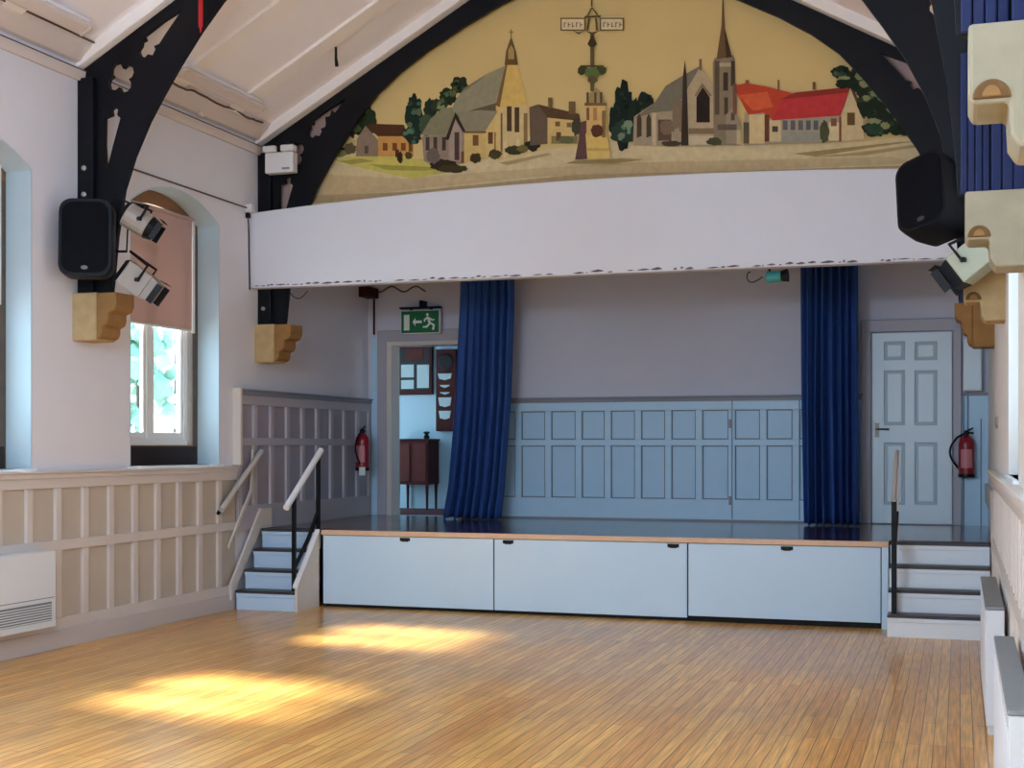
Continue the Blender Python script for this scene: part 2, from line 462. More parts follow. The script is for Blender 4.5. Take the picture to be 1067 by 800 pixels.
# concealed door cut into the back panelling
cd = MB()
for px in (763.5, 833.5):
    xx = on_y(px, 480, YB)[0]
    cd.box((xx-.006, YB-.052, ZS+.03), (xx+.006, YB-.044, 2.17), M_MOULD)
for zz in (1.86, .98):
    xx = on_y(762, 480, YB)[0]
    cd.box((xx-.02, YB-.06, zz), (xx+.02, YB-.046, zz+.1), M_CAP)
cd.build('concealed_door_hinge', None, tr4)
bb = MB().box((DX1+.1, YB-.06, ZS), (-1.02, YB-.045, ZS+.02), M_CAP)
structure(bb.build('baseboard_back'), 'thin dark skirting line below the back panelling of the stage', 'baseboard')
# strip of wall beside the doorway in the daylight-tinted panelling colour
pl = MB().box((XL+.05, YB-.02, ZS), (XL+.13, YB, 3.02), M_BDADO)
structure(pl.build('trim_5', bevel=.004), 'daylight tinted pilaster strip left of the stage doorway', 'trim')

# right wall: panelling continues in the same pattern
tr6 = panelling('trim_6', 'Y', XR, -1, YF, 12.2, st_l, 0, [(.25, .80), (.885, 1.31)], 1.43, M_STRING, M_STRING, 'white panelling low on the right wall behind the radiators', sw=.08, thick=.012, cap=M_STRING)
ws = MB().prism([(12.15, .42), (12.15, .62), (12.95, 1.25), (YB, 1.25), (YB, 1.05), (13.0, 1.05)], 'X', XR-.035, XR, M_STRING)
structure(ws.build('trim_7', bevel=.005), 'white sloping wall string beside the right-hand steps', 'trim')
# left wall string and sloping bead beside the steps
ws = MB().prism([(12.14, .10), (12.14, .26), (12.76, 1.00), (13.0, 1.00), (13.0, .79), (12.76, .79)], 'X', XL+.046, XL+.075, M_STRING)
structure(ws.build('trim_8', bevel=.005), 'sloping wall string following the left-hand steps', 'trim')
ws = MB().prism([(12.12, .62), (12.12, .66), (12.56, 1.20), (12.60, 1.62), (12.63, 1.62), (12.60, 1.18)], 'X', XL+.046, XL+.066, M_STRING)
structure(ws.build('trim_9', bevel=.003), 'thin bead kinked upward on the wall above the left-hand steps', 'trim')

# cornice along the left wall
cn = MB()
cn.prism([(XL, 4.72), (XL+.03, 4.72), (XL+.045, 4.76), (XL+.05, 4.80), (XL, 4.80)], 'Y', YF, 13.0, M_CORN)
cn.prism([(XL, 4.86), (XL+.05, 4.87), (XL+.09, 4.91), (XL+.15, 4.97), (XL+.19, 5.03), (XL, 4.93)], 'Y', YF, 13.0, M_CORN)
cn.tube([(XL+.188, YF, 5.012), (XL+.188, 9.75, 5.012)], .008, mat('cable_and_shadow_gap_brown', (96, 74, 62), .7), seg=6)  # brown bead drawn for the dark shadow gap below the ceiling
cn.tube([(XL+.052, YF, 4.805), (XL+.052, 12.85, 4.805)], .005, mat('cable_and_shadow_gap_brown', (96, 74, 62), .7), seg=6)  # second bead for the shadow line over the lower moulding
structure(cn.build('trim_10'), 'stone coloured cornice mouldings at the top of the left wall', 'cornice')
cn = MB()
cn.prism([(XR, 4.72), (XR-.045, 4.76), (XR-.05, 4.80), (XR, 4.80)], 'Y', YF, 13.0, M_CORN)
cn.prism([(XR, 4.84), (XR-.06, 4.86), (XR-.13, 4.985), (XR, 4.93)], 'Y', YF, 13.0, M_CORN)
structure(cn.build('trim_11'), 'cornice mouldings at the top of the right wall', 'cornice')

# ------------------------------------------------------------------ windows
def window(idx, yc, side, label, blind_label=None):
    s = -1 if side == 'L' else 1
    X0 = XL if side == 'L' else XR
    def xd(d): return X0+s*d
    root = thing('window_%d' % idx, label, 'window', (xd(.27), yc, WSILL), kind='structure')
    # white reveal lining, sky blue put into its colour on the left
    o, i_ = arch_pts(yc, WHW+.001, WSILL-.001, WSPR+.001, WTOP+.001), arch_pts(yc, WHW-.012, WSILL+.012, WSPR-.012, WTOP-.012)
    MB().holed(o, [i_], 'X', xd(.0), xd(.24), M_JAMB if side == 'L' else M_WALLR).build('reveal', None, root)
    # brown surround
    MB().holed(arch_pts(yc, WHW, WSILL, WSPR, WTOP), [arch_pts(yc, WHW-.10, WSILL+.2, WSPR-.06, WTOP-.14)], 'X', xd(.25), xd(.36), M_WOODF).build('surround', None, root)
    for sg in (-1, 1): MB().box((xd(.244), yc+sg*(WHW-.012), WSILL+.19), (xd(.37), yc+sg*(WHW-.105), 3.78), M_WOODS).build('side_post', None, root)
    MB().box((xd(.243), yc-WHW+.02, WSILL+.015), (xd(.262), yc+WHW-.02, WSILL+.19), M_WOODD).build('bottom_rail', None, root, bevel=.005)
    MB().box((xd(-.03), yc-WHW-.03, WSILL-.012), (xd(.24), yc+WHW+.03, WSILL+.012), M_UPVC).build('sill', None, root, bevel=.004)
    # white casement frame with two lights
    a, b = yc-.60, yc+.61
    z0, z1 = WSILL+.20, WSPR-.04
    mid = yc-.06
    fr = MB().holed([(a, z0), (b, z0), (b, z1), (a, z1)], [[(a+.06, z0+.07), (mid-.04, z0+.07), (mid-.04, z1-.06), (a+.06, z1-.06)], [(mid+.04, z0+.07), (b-.06, z0+.07), (b-.06, z1-.06), (mid+.04, z1-.06)]], 'X', xd(.265), xd(.33), M_UPVC)
    fr.build('window_frame', None, root, bevel=.006)
    for k, (p, q) in enumerate(((a+.06, mid-.04), (mid+.04, b-.06))):
        sa = MB().holed([(p, z0+.07), (q, z0+.07), (q, z1-.06), (p, z1-.06)], [[(p+.05, z0+.125), (q-.05, z0+.125), (q-.05, z1-.115), (p+.05, z1-.115)]], 'X', xd(.272), xd(.315), M_UPVC).build('sash', None, root, bevel=.006)
        MB().box((xd(.29), p+.045, z0+.12), (xd(.296), q-.045, z1-.11), M_GLASS).build('pane', None, sa)
    if blind_label:
        bl = thing('roller_blind', blind_label, 'blind', (xd(.235), yc, 3.88))
        zb = 2.80 if idx < 3 else 1.68  # unseen blinds from the third window on are lowered to block stray sun
        MB().box((xd(.232), yc-.66, zb), (xd(.236), yc+.64, 3.92), M_BLIND).build('blind_fabric', None, bl)
        MB().tube([(xd(.234), yc-.66, zb), (xd(.234), yc+.66, zb)], .011, M_WHITEPL).build('bottom_bar', None, bl)
        MB().tube([(xd(.232), yc-.66, 3.91), (xd(.232), yc+.66, 3.91)], .02, M_BLIND).build('roller', None, bl, smooth=True)
        MB().box((xd(.225), yc+.645, 2.78), (xd(.245), yc+.69, 3.90), M_WHITEPL).build('side_channel', None, bl, bevel=.003)
    return root
window(1, WY[0], 'L', 'arched white casement window nearest the stage in the left wall', 'pinkish roller blind half drawn in the arched window nearest the stage')
window(2, WY[1], 'L', 'arched window cut by the left edge of the picture', 'pinkish roller blind half drawn in the window cut by the left picture edge')
n = 3
for k in range(2, 5):
    window(n, WY[k], 'L', 'arched left wall window number %s from the stage, behind the viewer' % ('third fourth fifth sixth'.split()[k-2]), 'unseen roller blind, lowered to block the sun, in the %s left wall window from the stage' % ('third fourth fifth sixth'.split()[k-2])); n += 1
for k in range(1, 5):
    window(n, WY[k], 'R', 'arched white window in the right wall, %s from the stage' % ('first second third fourth fifth'.split()[k-1])); n += 1
fw = thing('window_%d' % n, 'tall pair of windows added in the unseen end wall for fill light', 'window', (XC, YF-.15, .9), kind='structure')  # windows added behind the camera for frontal fill light
for s in (-1, 1):
    a, b = (XC-2.6, XC-.2) if s < 0 else (XC+.2, XC+2.6)
    mdl = (a+b)/2
    f = MB().holed([(a, .9), (b, .9), (b, 4.6), (a, 4.6)], [[(a+.07, .97), (mdl-.03, .97), (mdl-.03, 4.53), (a+.07, 4.53)], [(mdl+.03, .97), (b-.07, .97), (b-.07, 4.53), (mdl+.03, 4.53)]], 'Y', YF-.2, YF-.12, M_UPVC).build('window_frame', None, fw)
    MB().box((a+.06, YF-.165, .96), (b-.06, YF-.16, 4.54), M_GLASS).build('pane', None, f)

# ------------------------------------------------------------------ roof trusses
# inner arch: distance from the wall -> height
ARCH = [(.30, 2.93), (.31, 3.02), (.35, 3.40), (.42, 3.79), (.52, 4.06), (.66, 4.34), (.80, 4.56), (.95, 4.78), (1.14, 5.03), (1.35, 5.27), (1.6, 5.47), (1.9, 5.66), (2.28, 5.86), (2.7, 6.06), (3.2, 6.22), (HALF, 6.27)]
def lobes(c, r, n, R, rot=0, m=7):
    """foiled opening: n lobes of radius r round c"""
    pts = []
    for k in range(n):
        a = rot+2*PI*k/n
        cx, cz = c[0]+R*math.cos(a), c[1]+R*math.sin(a)
        for j in range(m):
            t = a-PI*.62+PI*1.24*j/(m-1)
            pts.append((cx+r*math.cos(t), cz+r*math.sin(t)))
    return pts
# pierced tracery of one brace, as (distance from wall, height)
def tr(*pts):
    return [(on_y(x, y, 9.765)[0]-XL, on_y(x, y, 9.765)[1]) for x, y in pts]
HOLE_A = tr((190, 8), (168, 22), (149, 37), (150.5, 41), (146.5, 43), (146, 47), (143, 52), (144.5, 57), (150, 59.5), (153, 56), (158, 57), (161, 51), (159.5, 47.5), (165, 45), (172, 34))
HOLE_B = tr((118, 110.5), (114.5, 114), (115.5, 119.5), (108, 122.5), (107.5, 150), (109, 172), (110.5, 176), (117, 150), (124.5, 122.5), (121, 119.5), (122, 114))
_q = tr((125, 80.5))[0]
HOLE_Q = lobes(_q, .060, 4, .076, rot=.55)
def half_truss(s, Y0, Y1, mats):
    X0 = XL if s < 0 else XR
    def P(d, z): return (X0-s*d, z)
    zb = 2.93 if s < 0 or Y0 > 12 else 2.852
    out = [P(.0, zb), P(.0, ZE-.12), P(HALF, ZR-.12)]
    out += [P(d, z) for d, z in reversed(ARCH[1:])]+[P(.30, zb)]
    hs = [[P(d, z) for d, z in h] for h in (HOLE_A, HOLE_B, HOLE_Q)]
    return MB().holed(out, hs, 'Y', Y0, Y1, mats)
def truss(Y, label, w=.045):
    t = thing('roof_truss', label, 'roof truss', (XC, Y, 2.93), group='dark painted arched roof trusses')
    for s in (-1, 1):
        o = half_truss(s, Y-w/2, Y+w/2, M_TRUSS).build('arched_brace', None, t, bevel=.006)
        X0 = XL if s < 0 else XR
        zb = 2.931 if s < 0 or Y > 12 else 2.853
        # solid wall post behind the pierced board
        MB().box((X0, Y-w/2-.05, zb), (X0-s*.15, Y+w/2+.05, 4.74), M_TRUSS).build('wall_post', None, t, bevel=.006)
        if s > 0:
            for k in range(4):
                a = .155+k*.034
                MB().box((X0-s*a, Y-w/2-.02-.006*(k % 2), zb), (X0-s*(a+.031), Y-w/2, 3.62-.03*k), M_TRUSSE).build('post_board', None, t, bevel=.005)
            for k in range(3):
                a = .004+k*.05
                MB().box((X0-s*a, Y-w/2-.066-.006*(k % 2), zb), (X0-s*(a+.046), Y-w/2-.05, 4.3), M_TRUSSE).build('post_board', None, t, bevel=.005)
        for z in (3.10, 3.76, 3.98):
            MB().lathe([(.022, 0), (.022, .014), (.012, .02)], (X0-s*.07, Y-w/2-.05, z), M_STEEL, seg=8, M=Matrix.Rotation(PI/2, 3, 'X')).build('bolt_head', None, t)
    return t
TY = [12.89, 9.80, 6.90, 4.22]
truss(TY[0], 'dark arched truss framing the painting over the stage')
truss(TY[1], 'dark pierced truss carrying the two black loudspeakers')
truss(TY[2], 'dark truss whose right post stands on the pale block at right edge')
truss(TY[3], 'nearest dark truss, only its right post seen at the top right corner')

def corbel(X0, s, Y, label, m=M_STONE, k=1.0, zt=2.93):
    c = thing('stone_corbel', label, 'corbel', (X0, Y, 2.53), group='stone corbels under the roof trusses')
    D = lambda d: X0-s*d*k
    MB().box((X0+s*.008, Y-.14, 2.53), (D(.23), Y+.14, zt), m).build('corbel_block', None, c, bevel=.012)
    b = MB()
    b.prism([(D(.23), zt-.005), (D(.42), zt-.005), (D(.42), 2.82), (D(.40), 2.775), (D(.345), 2.755), (D(.345), 2.70), (D(.33), 2.66), (D(.285), 2.64), (D(.285), 2.60), (D(.27), 2.56), (D(.23), 2.54)], 'Y', Y-.135, Y+.135, M_STONED)
    b.build('stepped_moulding', None, c, bevel=.01)
    return c
def corbel_r(X0, s, Y, label, m=M_STONE):
    c = thing('stone_corbel', label, 'corbel', (X0, Y, 2.53), group='stone corbels under the roof trusses')
    D = lambda d: X0-s*d
    MB().prism([(X0+s*.008, 2.49), (D(.13), 2.49), (D(.155), 2.53), (D(.16), 2.62), (D(.255), 2.62), (D(.268), 2.65), (D(.268), 2.85), (X0+s*.008, 2.85)], 'Y', Y-.14, Y+.14, m).build('corbel_block', None, c, bevel=.012)
    cx, n = .205, 12
    arc = [(D(cx+.052*math.cos(PI*k/n)), 2.632+.055*math.sin(PI*k/n)) for k in range(n+1)]
    MB().prism(arc, 'Y', Y-.150, Y-.13, M_STONEB).build('carved_hollow', None, c, bevel=.006)
    arc = [(D(cx+.026*math.cos(PI*k/n)), 2.636+.032*math.sin(PI*k/n)) for k in range(n+1)]
    MB().prism(arc, 'Y', Y-.156, Y-.149, M_STONED).build('carved_boss', None, c, bevel=.004)
    return c
corbel(XL, -1, TY[0], 'small sandstone corbel hanging under the left end of the white bulkhead')
corbel(XL, -1, TY[1], 'sandstone corbel on the left wall below the left loudspeaker')
corbel(XL, -1, TY[2], 'left wall corbel of the third truss from the stage')
corbel(XR, 1, TY[0], 'yellow stepped sandstone corbel above the white panelled door', M_STONED, .80)
corbel_r(XR, 1, TY[1], 'sandstone corbel on the right wall just behind the stage lantern')
corbel_r(XR, 1, TY[2], 'pale stone block at the right edge behind the stage lantern', M_STONEW)
corbel_r(XR, 1, TY[3], 'pale stone block in the top right corner, nearest the viewer', M_STONEW)

# ------------------------------------------------------------------ the mural
YM = 12.985
mural_mats = {}
LAYER = [0]
MU = MB()
def mm(rgb, noise=.2, scale=16):
    return mat('mural_%d_%d_%d' % rgb, tuple(255*(c/255)**(.58+.42*(1-max(rgb)/255)) for c in rgb), .75, noise, scale, spec=.2)
def paint(poly, rgb, lift=True, noise=.2):
    LAYER[0] += 1
    y = YM-.00011*LAYER[0]
    MU.flat([(p[0], y, p[1]) for p in (on_y(q[0], q[1], YM) for q in poly)], mm(rgb, noise))
def rect(x0, y0, x1, y1, rgb, lift=False): paint([(x0, y0), (x1, y0), (x1, y1), (x0, y1)], rgb, lift)
def foliage(cx, cy, rx, ry, rgb, n=13, lift=True, rough=.15):
    pts = []
    for i in range(n*2):
        a = 2*PI*i/(n*2); k = 1+random.uniform(-rough, rough)
        pts.append((cx+rx*k*math.cos(a), cy+ry*k*math.sin(a)))
    paint(pts, rgb, lift)
    if rx >= 8 and ry >= 7 and max(rgb) < 90:
        for i in range(7):
            a = random.uniform(0, 2*PI); q = random.uniform(.2, .85); f = random.choice((.6, 1.5, 1.9, 2.3))
            px, py, r = cx+rx*q*math.cos(a), cy+ry*q*math.sin(a), random.uniform(1.6, 3.2)
            paint([(px+r*random.uniform(.7, 1.3)*math.cos(2*PI*j/9), py+r*random.uniform(.7, 1.2)*math.sin(2*PI*j/9)) for j in range(9)], tuple(int(min(150, c*f)) for c in rgb))
SKY = (204, 166, 92)
# the painted field follows the arch of the truss and ends behind the bulkhead
fieldl = [(XL+d-.12, z+.06) for d, z in ARCH if z > 4.0 and d < 3.4]
fieldr = [(XR-d+.12, z+.06) for d, z in ARCH if z > 4.0 and d < 3.4]
field = [(XL+.42, 3.95), (XR-.42, 3.95)]+fieldr+[(XC, 6.33)]+fieldl[::-1]
MU.flat([(x, YM, z) for x, z in field], mm(SKY, .07, 2))
# ground and road
paint([(305, 172), (345, 163), (400, 162), (480, 166), (548, 160), (600, 151), (640, 148), (690, 152), (760, 152), (850, 150), (900, 147), (945, 143), (972, 139), (985, 195), (760, 215), (500, 225), (300, 238)], (206, 176, 118))
paint([(330, 181), (420, 186), (520, 178), (640, 170), (760, 167), (930, 163), (955, 170), (760, 178), (560, 184), (400, 200), (325, 205)], (194, 158, 104))
paint([(318, 204), (420, 200), (600, 182), (760, 178), (960, 172), (960, 178), (760, 184), (600, 190), (420, 208), (316, 212)], (172, 138, 92))
paint([(826, 160), (880, 154), (935, 148), (955, 147), (900, 155), (850, 163)], (150, 118, 66), False)
paint([(842, 164), (900, 158), (950, 151), (958, 153), (900, 162)], (162, 132, 84), False)
# grass and left hand trees
paint([(346, 166), (375, 162), (400, 163), (440, 165), (480, 170), (476, 178), (430, 186), (405, 181), (368, 173)], (190, 172, 66))
paint([(385, 171), (430, 173), (470, 175), (440, 178), (402, 177)], (150, 138, 50))
paint([(352, 168), (376, 165), (390, 168), (366, 171)], (146, 132, 56), False)
foliage(372, 121, 15, 22, (34, 44, 26)); foliage(352, 138, 16, 22, (28, 34, 22), lift=False); foliage(385, 126, 7, 14, (40, 52, 30))
foliage(366, 122, 6, 5, (104, 106, 60)); foliage(379, 112, 5, 7, (84, 92, 52), lift=False); foliage(358, 132, 5, 4, (120, 118, 72), lift=False); foliage(372, 134, 5, 4, (70, 80, 44), lift=False)
foliage(357, 147, 13, 7, (170, 146, 92)); foliage(352, 160, 11, 4, (110, 116, 58), lift=False); foliage(365, 155, 6, 6, (90, 74, 50))
# farmhouse
paint([(371, 163), (372, 145), (381, 131), (395, 147), (395, 163)], (128, 104, 84))
paint([(381, 131), (387, 129), (421, 130), (426, 143), (395, 143)], (74, 44, 24))
paint([(394, 142), (425, 142), (431, 150), (431, 163), (394, 163)], (188, 122, 50))
for x in (399, 409, 418): rect(x, 149, x+5, 157, (110, 58, 24), lift=(x == 399))
rect(380, 152, 384, 160, (84, 70, 60)); rect(412, 156, 416, 164, (80, 40, 24)); rect(426, 148, 430, 158, (96, 60, 36))
foliage(417, 164, 3, 6, (52, 40, 22)); foliage(426, 162, 4, 4, (70, 60, 28), lift=False)
# trees behind the chapel
foliage(432, 122, 9, 22, (26, 40, 30)); foliage(430, 140, 10, 10, (30, 46, 36)); foliage(449, 114, 7, 11, (30, 44, 30), lift=False); foliage(444, 130, 7, 12, (58, 76, 50))
foliage(467, 101, 9, 9, (30, 40, 24)); foliage(479, 89, 9, 9, (34, 42, 24), lift=False); foliage(458, 110, 8, 7, (44, 54, 32), lift=False)
foliage(437, 117, 3, 4, (80, 92, 58)); foliage(427, 130, 3, 3, (78, 92, 60), lift=False); foliage(473, 97, 3, 3, (78, 84, 48), lift=False)
# chapel
paint([(440, 142), (466, 140), (476, 118), (486, 136), (486, 170), (456, 174), (442, 168)], (134, 112, 92))
paint([(439, 141), (449, 124), (460, 114), (476, 111), (479, 120), (465, 141)], (120, 112, 82))
paint([(528, 68), (506, 78), (484, 92), (476, 103), (471, 114), (476, 120), (500, 116), (519, 108), (526, 90)], (132, 124, 94))
paint([(484, 92), (506, 79), (503, 82), (480, 98)], (108, 100, 74), False)
paint([(474, 120), (519, 107), (519, 116), (478, 124)], (92, 76, 54))
paint([(527, 66), (539, 66), (545, 88), (550, 110), (553, 158), (519, 167), (517, 110), (523, 90)], (206, 158, 66))
paint([(519, 112), (550, 110), (553, 158), (520, 166)], (198, 164, 98))
paint([(517, 110), (527, 68), (529, 68), (521, 112)], (110, 78, 40))
paint([(526, 68), (527.5, 54), (533, 38), (538, 54), (540, 68)], (96, 70, 38)); paint([(530, 62), (530, 52), (533, 47), (536, 52), (536, 62)], (160, 122, 60))
rect(532.3, 31, 533.5, 40, (120, 92, 50)); rect(530.6, 33.2, 535.2, 34.2, (120, 92, 50))
rect(528.5, 111, 533.5, 137, (74, 52, 32), True); rect(536.5, 112, 541.5, 138, (74, 52, 32))
rect(546, 118, 550, 150, (130, 96, 52)); rect(522, 118, 524, 158, (120, 84, 46))
paint([(476, 117), (500, 115), (519, 116), (506, 137), (486, 137)], (126, 118, 92))
paint([(484, 137), (506, 137), (506, 166), (484, 170)], (196, 154, 76))
paint([(506, 137), (519, 119), (522, 162), (506, 166)], (206, 164, 84), False)
paint([(464, 146), (475, 117), (486, 138), (483, 138), (475, 124), (468, 146)], (50, 36, 28))
paint([(468, 146), (475, 125), (482, 139), (482, 168), (468, 170)], (150, 128, 110)); rect(474, 138, 479, 167, (72, 52, 46), True)
rect(493, 141, 499, 152, (104, 68, 32), True); rect(509, 138, 514, 150, (92, 60, 32)); rect(515.5, 138, 517, 160, (120, 84, 46))
for x in (444, 452, 461): rect(x, 143, x+4, 157, (66, 52, 46))
rect(484, 137, 507, 139, (100, 76, 44)); rect(481, 158, 484, 170, (104, 60, 34))
for p in ((525, 148), (538, 146), (551, 142)): paint([(p[0], p[1]), (p[0]+3, p[1]-1), (p[0]+6, p[1]+14), (p[0], p[1]+17)], (214, 182, 120), p[0] == 525)
foliage(462, 172, 14, 6, (46, 36, 24)); foliage(452, 163, 7, 8, (96, 84, 74), lift=False); foliage(472, 176, 16, 4, (60, 50, 26)); foliage(496, 165, 6, 5, (56, 44, 26)); foliage(516, 161, 7, 5, (70, 60, 34), lift=False)
foliage(537, 157, 10, 5, (54, 50, 28)); foliage(555, 152, 8, 6, (40, 38, 26), lift=False); foliage(545, 155, 6, 4, (96, 86, 40))
paint([(520, 170), (570, 160), (576, 161), (530, 172)], (160, 130, 78))
# manor house
paint([(552, 112), (561, 109), (572, 122), (572, 150), (553, 152)], (92, 74, 58))
paint([(561, 109), (604, 119), (605, 126), (572, 124)], (80, 56, 34))
paint([(571, 123), (602, 126), (602, 149), (571, 151)], (200, 160, 84))
rect(571.5, 102, 576, 113, (104, 78, 42), True); rect(593, 106, 600, 119, (104, 78, 42)); rect(575, 142, 602, 150, (120, 106, 62))
rect(579, 127, 584, 132, (100, 70, 34), True); rect(591, 128, 596, 133, (120, 86, 44)); rect(580, 138, 585, 147, (84, 58, 40)); foliage(601, 132, 5, 9, (60, 58, 40)); foliage(590, 146, 8, 4, (92, 92, 56), lift=False)
# trees behind the market cross
foliage(650, 120, 11, 34, (22, 34, 26)); foliage(641, 128, 6, 18, (26, 36, 28), lift=False); foliage(661, 125, 7, 22, (28, 40, 30)); foliage(672, 112, 9, 17, (24, 34, 26), lift=False); foliage(652, 138, 16, 11, (40, 56, 44)); foliage(655, 130, 5, 4, (106, 126, 96)); foliage(648, 142, 4, 3, (96, 116, 84), lift=False)
# abbey and spire
paint([(660, 152), (661, 122), (683, 107), (694, 90), (714, 78), (730, 70), (741, 84), (747, 96), (747, 153)], (150, 128, 98))
paint([(661, 124), (683, 107), (694, 90), (714, 78), (730, 69), (714, 100), (700, 116), (680, 118)], (106, 100, 82))
paint([(716, 94), (730, 70), (741, 84), (747, 96), (747, 153), (716, 153)], (166, 142, 104))
paint([(726, 128), (726, 102), (732.5, 91), (740, 102), (740, 128)], (40, 30, 24)); paint([(724, 100), (732, 87), (742, 100), (740, 101), (732, 91), (726, 101)], (120, 96, 66))
for x in (664, 674): paint([(x, 144), (x, 124), (x+2.5, 118), (x+5, 124), (x+5, 142)], (70, 58, 46), x == 664)
rect(686, 125, 700, 147, (84, 64, 50)); rect(701, 105, 712, 138, (112, 94, 70)); foliage(695, 133, 7, 8, (110, 86, 66)); foliage(706, 142, 4, 8, (150, 128, 100))
rect(680, 118, 684, 153, (186, 160, 116), True); rect(718, 134, 744, 140, (120, 98, 70)); rect(718, 142, 747, 151, (186, 164, 124))
paint([(710, 152), (712, 80), (714, 63), (716, 80), (718, 152)], (54, 42, 32)); rect(729, 62, 731.5, 74, (110, 86, 54))
paint([(743, 66), (745, 61), (764, 58), (766, 62), (767, 112), (772, 152), (744, 152)], (124, 106, 80))
paint([(747, 62), (752, 28), (753.6, -12), (755, 28), (763, 60)], (96, 70, 44)); paint([(753.6, -12), (755, 28), (763, 60), (757, 61)], (64, 44, 30))
rect(745, 64, 750, 120, (84, 70, 54), True); rect(754, 76, 759, 95, (60, 48, 38)); rect(755, 102, 759, 120, (70, 56, 44)); rect(750, 66, 762, 70, (170, 146, 104)); rect(762, 64, 766, 90, (66, 50, 38))
paint([(757, 120), (764, 112), (772, 128), (772, 150), (757, 150)], (140, 122, 96)); rect(762, 118, 766, 126, (84, 70, 56), True); rect(748, 130, 768, 136, (92, 78, 64)); rect(768, 136, 772, 151, (186, 160, 112))
foliage(745, 148, 8, 4, (70, 70, 44)); foliage(700, 150, 10, 3, (66, 54, 40), lift=False)
# school with red roofs
paint([(776, 118), (880, 116), (880, 148), (776, 152)], (152, 134, 106))
paint([(764, 90), (778, 87), (800, 91), (828, 98), (812, 118), (806, 126), (796, 118), (780, 120)], (176, 44, 24))
paint([(770, 100), (800, 96), (806, 112), (785, 116)], (204, 62, 30)); rect(764, 88, 768, 120, (110, 70, 50))
paint([(805, 126), (814, 104), (828, 97), (872, 93), (886, 91), (876, 121)], (178, 34, 34)); paint([(814, 104), (828, 97), (886, 91), (884, 97), (826, 103)], (132, 34, 26))
rect(781, 120, 797, 150, (206, 170, 106), True); rect(797, 120, 802, 148, (96, 52, 34)); rect(802, 126, 814, 148, (196, 166, 112)); rect(805, 132, 811, 138, (70, 60, 60)); rect(775, 128, 781, 150, (84, 72, 54))
for x in (816, 824, 832, 840, 848): rect(x, 126, x+5, 136, (84, 88, 96), x == 816)
rect(815, 138, 862, 148, (136, 134, 116)); rect(864, 128, 876, 147, (206, 178, 124)); foliage(859, 138, 5, 11, (74, 74, 46)); rect(874.5, 122, 877, 148, (120, 62, 40)); rect(866, 124, 872, 132, (120, 70, 46))
paint([(877, 148), (877, 120), (887, 92), (894, 100), (900, 122), (901, 146)], (198, 166, 110)); rect(883, 118, 891, 131, (92, 68, 30), True); paint([(886, 92), (889, 90), (902, 124), (899, 124)], (84, 60, 40))
rect(810.5, 84, 812.5, 96, (120, 74, 40)); rect(847, 86, 850, 94, (110, 68, 40)); rect(777, 84, 781, 90, (140, 60, 36))
# trees on the right
for (cx, cy, rx, ry) in ((876, 76, 10, 7), (893, 84, 12, 12), (880, 88, 9, 5), (908, 105, 14, 20), (925, 118, 18, 20), (913, 134, 14, 9), (940, 128, 16, 14), (952, 132, 12, 10), (905, 92, 12, 14)):
    foliage(cx, cy, rx, ry, (30, 40, 26), lift=False)
for (cx, cy, rx, ry) in ((896, 80, 5, 4), (901, 88, 6, 4), (914, 98, 7, 4), (921, 103, 6, 4), (903, 103, 4, 3), (930, 115, 6, 4), (935, 123, 4, 4), (922, 132, 5, 4), (944, 132, 5, 4), (880, 82, 6, 2), (911, 127, 8, 3)):
    foliage(cx, cy, rx, ry, (124, 130, 82), lift=(cx == 896))
foliage(911, 135, 9, 6, (36, 60, 42))
# market cross
paint([(606, 128), (613, 126), (614, 166), (600, 167), (604, 146)], (88, 58, 54))
paint([(611, 140), (633, 138), (637, 165), (613, 167)], (212, 168, 72)); paint([(612, 108), (632, 106), (633, 140), (612, 142)], (206, 152, 76)); paint([(612, 110), (616, 98), (622, 92), (628, 98), (631, 108)], (150, 120, 68))
rect(612, 113, 615, 126, (110, 70, 40), True); rect(619, 113, 623, 126, (170, 104, 54)); rect(628, 116, 632, 144, (120, 92, 52)); rect(610, 108, 633, 111, (110, 82, 46))
for x in (612, 620, 626): rect(x, 97, x+2.5, 108, (84, 66, 42))
foliage(623, 137, 6.5, 6.5, (84, 44, 28), rough=.1); rect(612, 155, 636, 158, (186, 140, 60))
rect(616, 36, 620, 96, (86, 70, 40), True); paint([(613, 47), (618, 37), (623, 47), (620, 50), (616, 50)], (60, 46, 28))
foliage(608, 74, 5, 5, (56, 56, 30)); foliage(627, 74, 5, 5, (56, 60, 30), lift=False); foliage(618, 77, 8, 6, (80, 96, 46)); foliage(618, 84, 5, 4, (84, 70, 40)); rect(606, 69, 630, 71, (70, 60, 34), True)
paint([(600, 168), (650, 166), (672, 167), (640, 171), (590, 171)], (140, 112, 66))
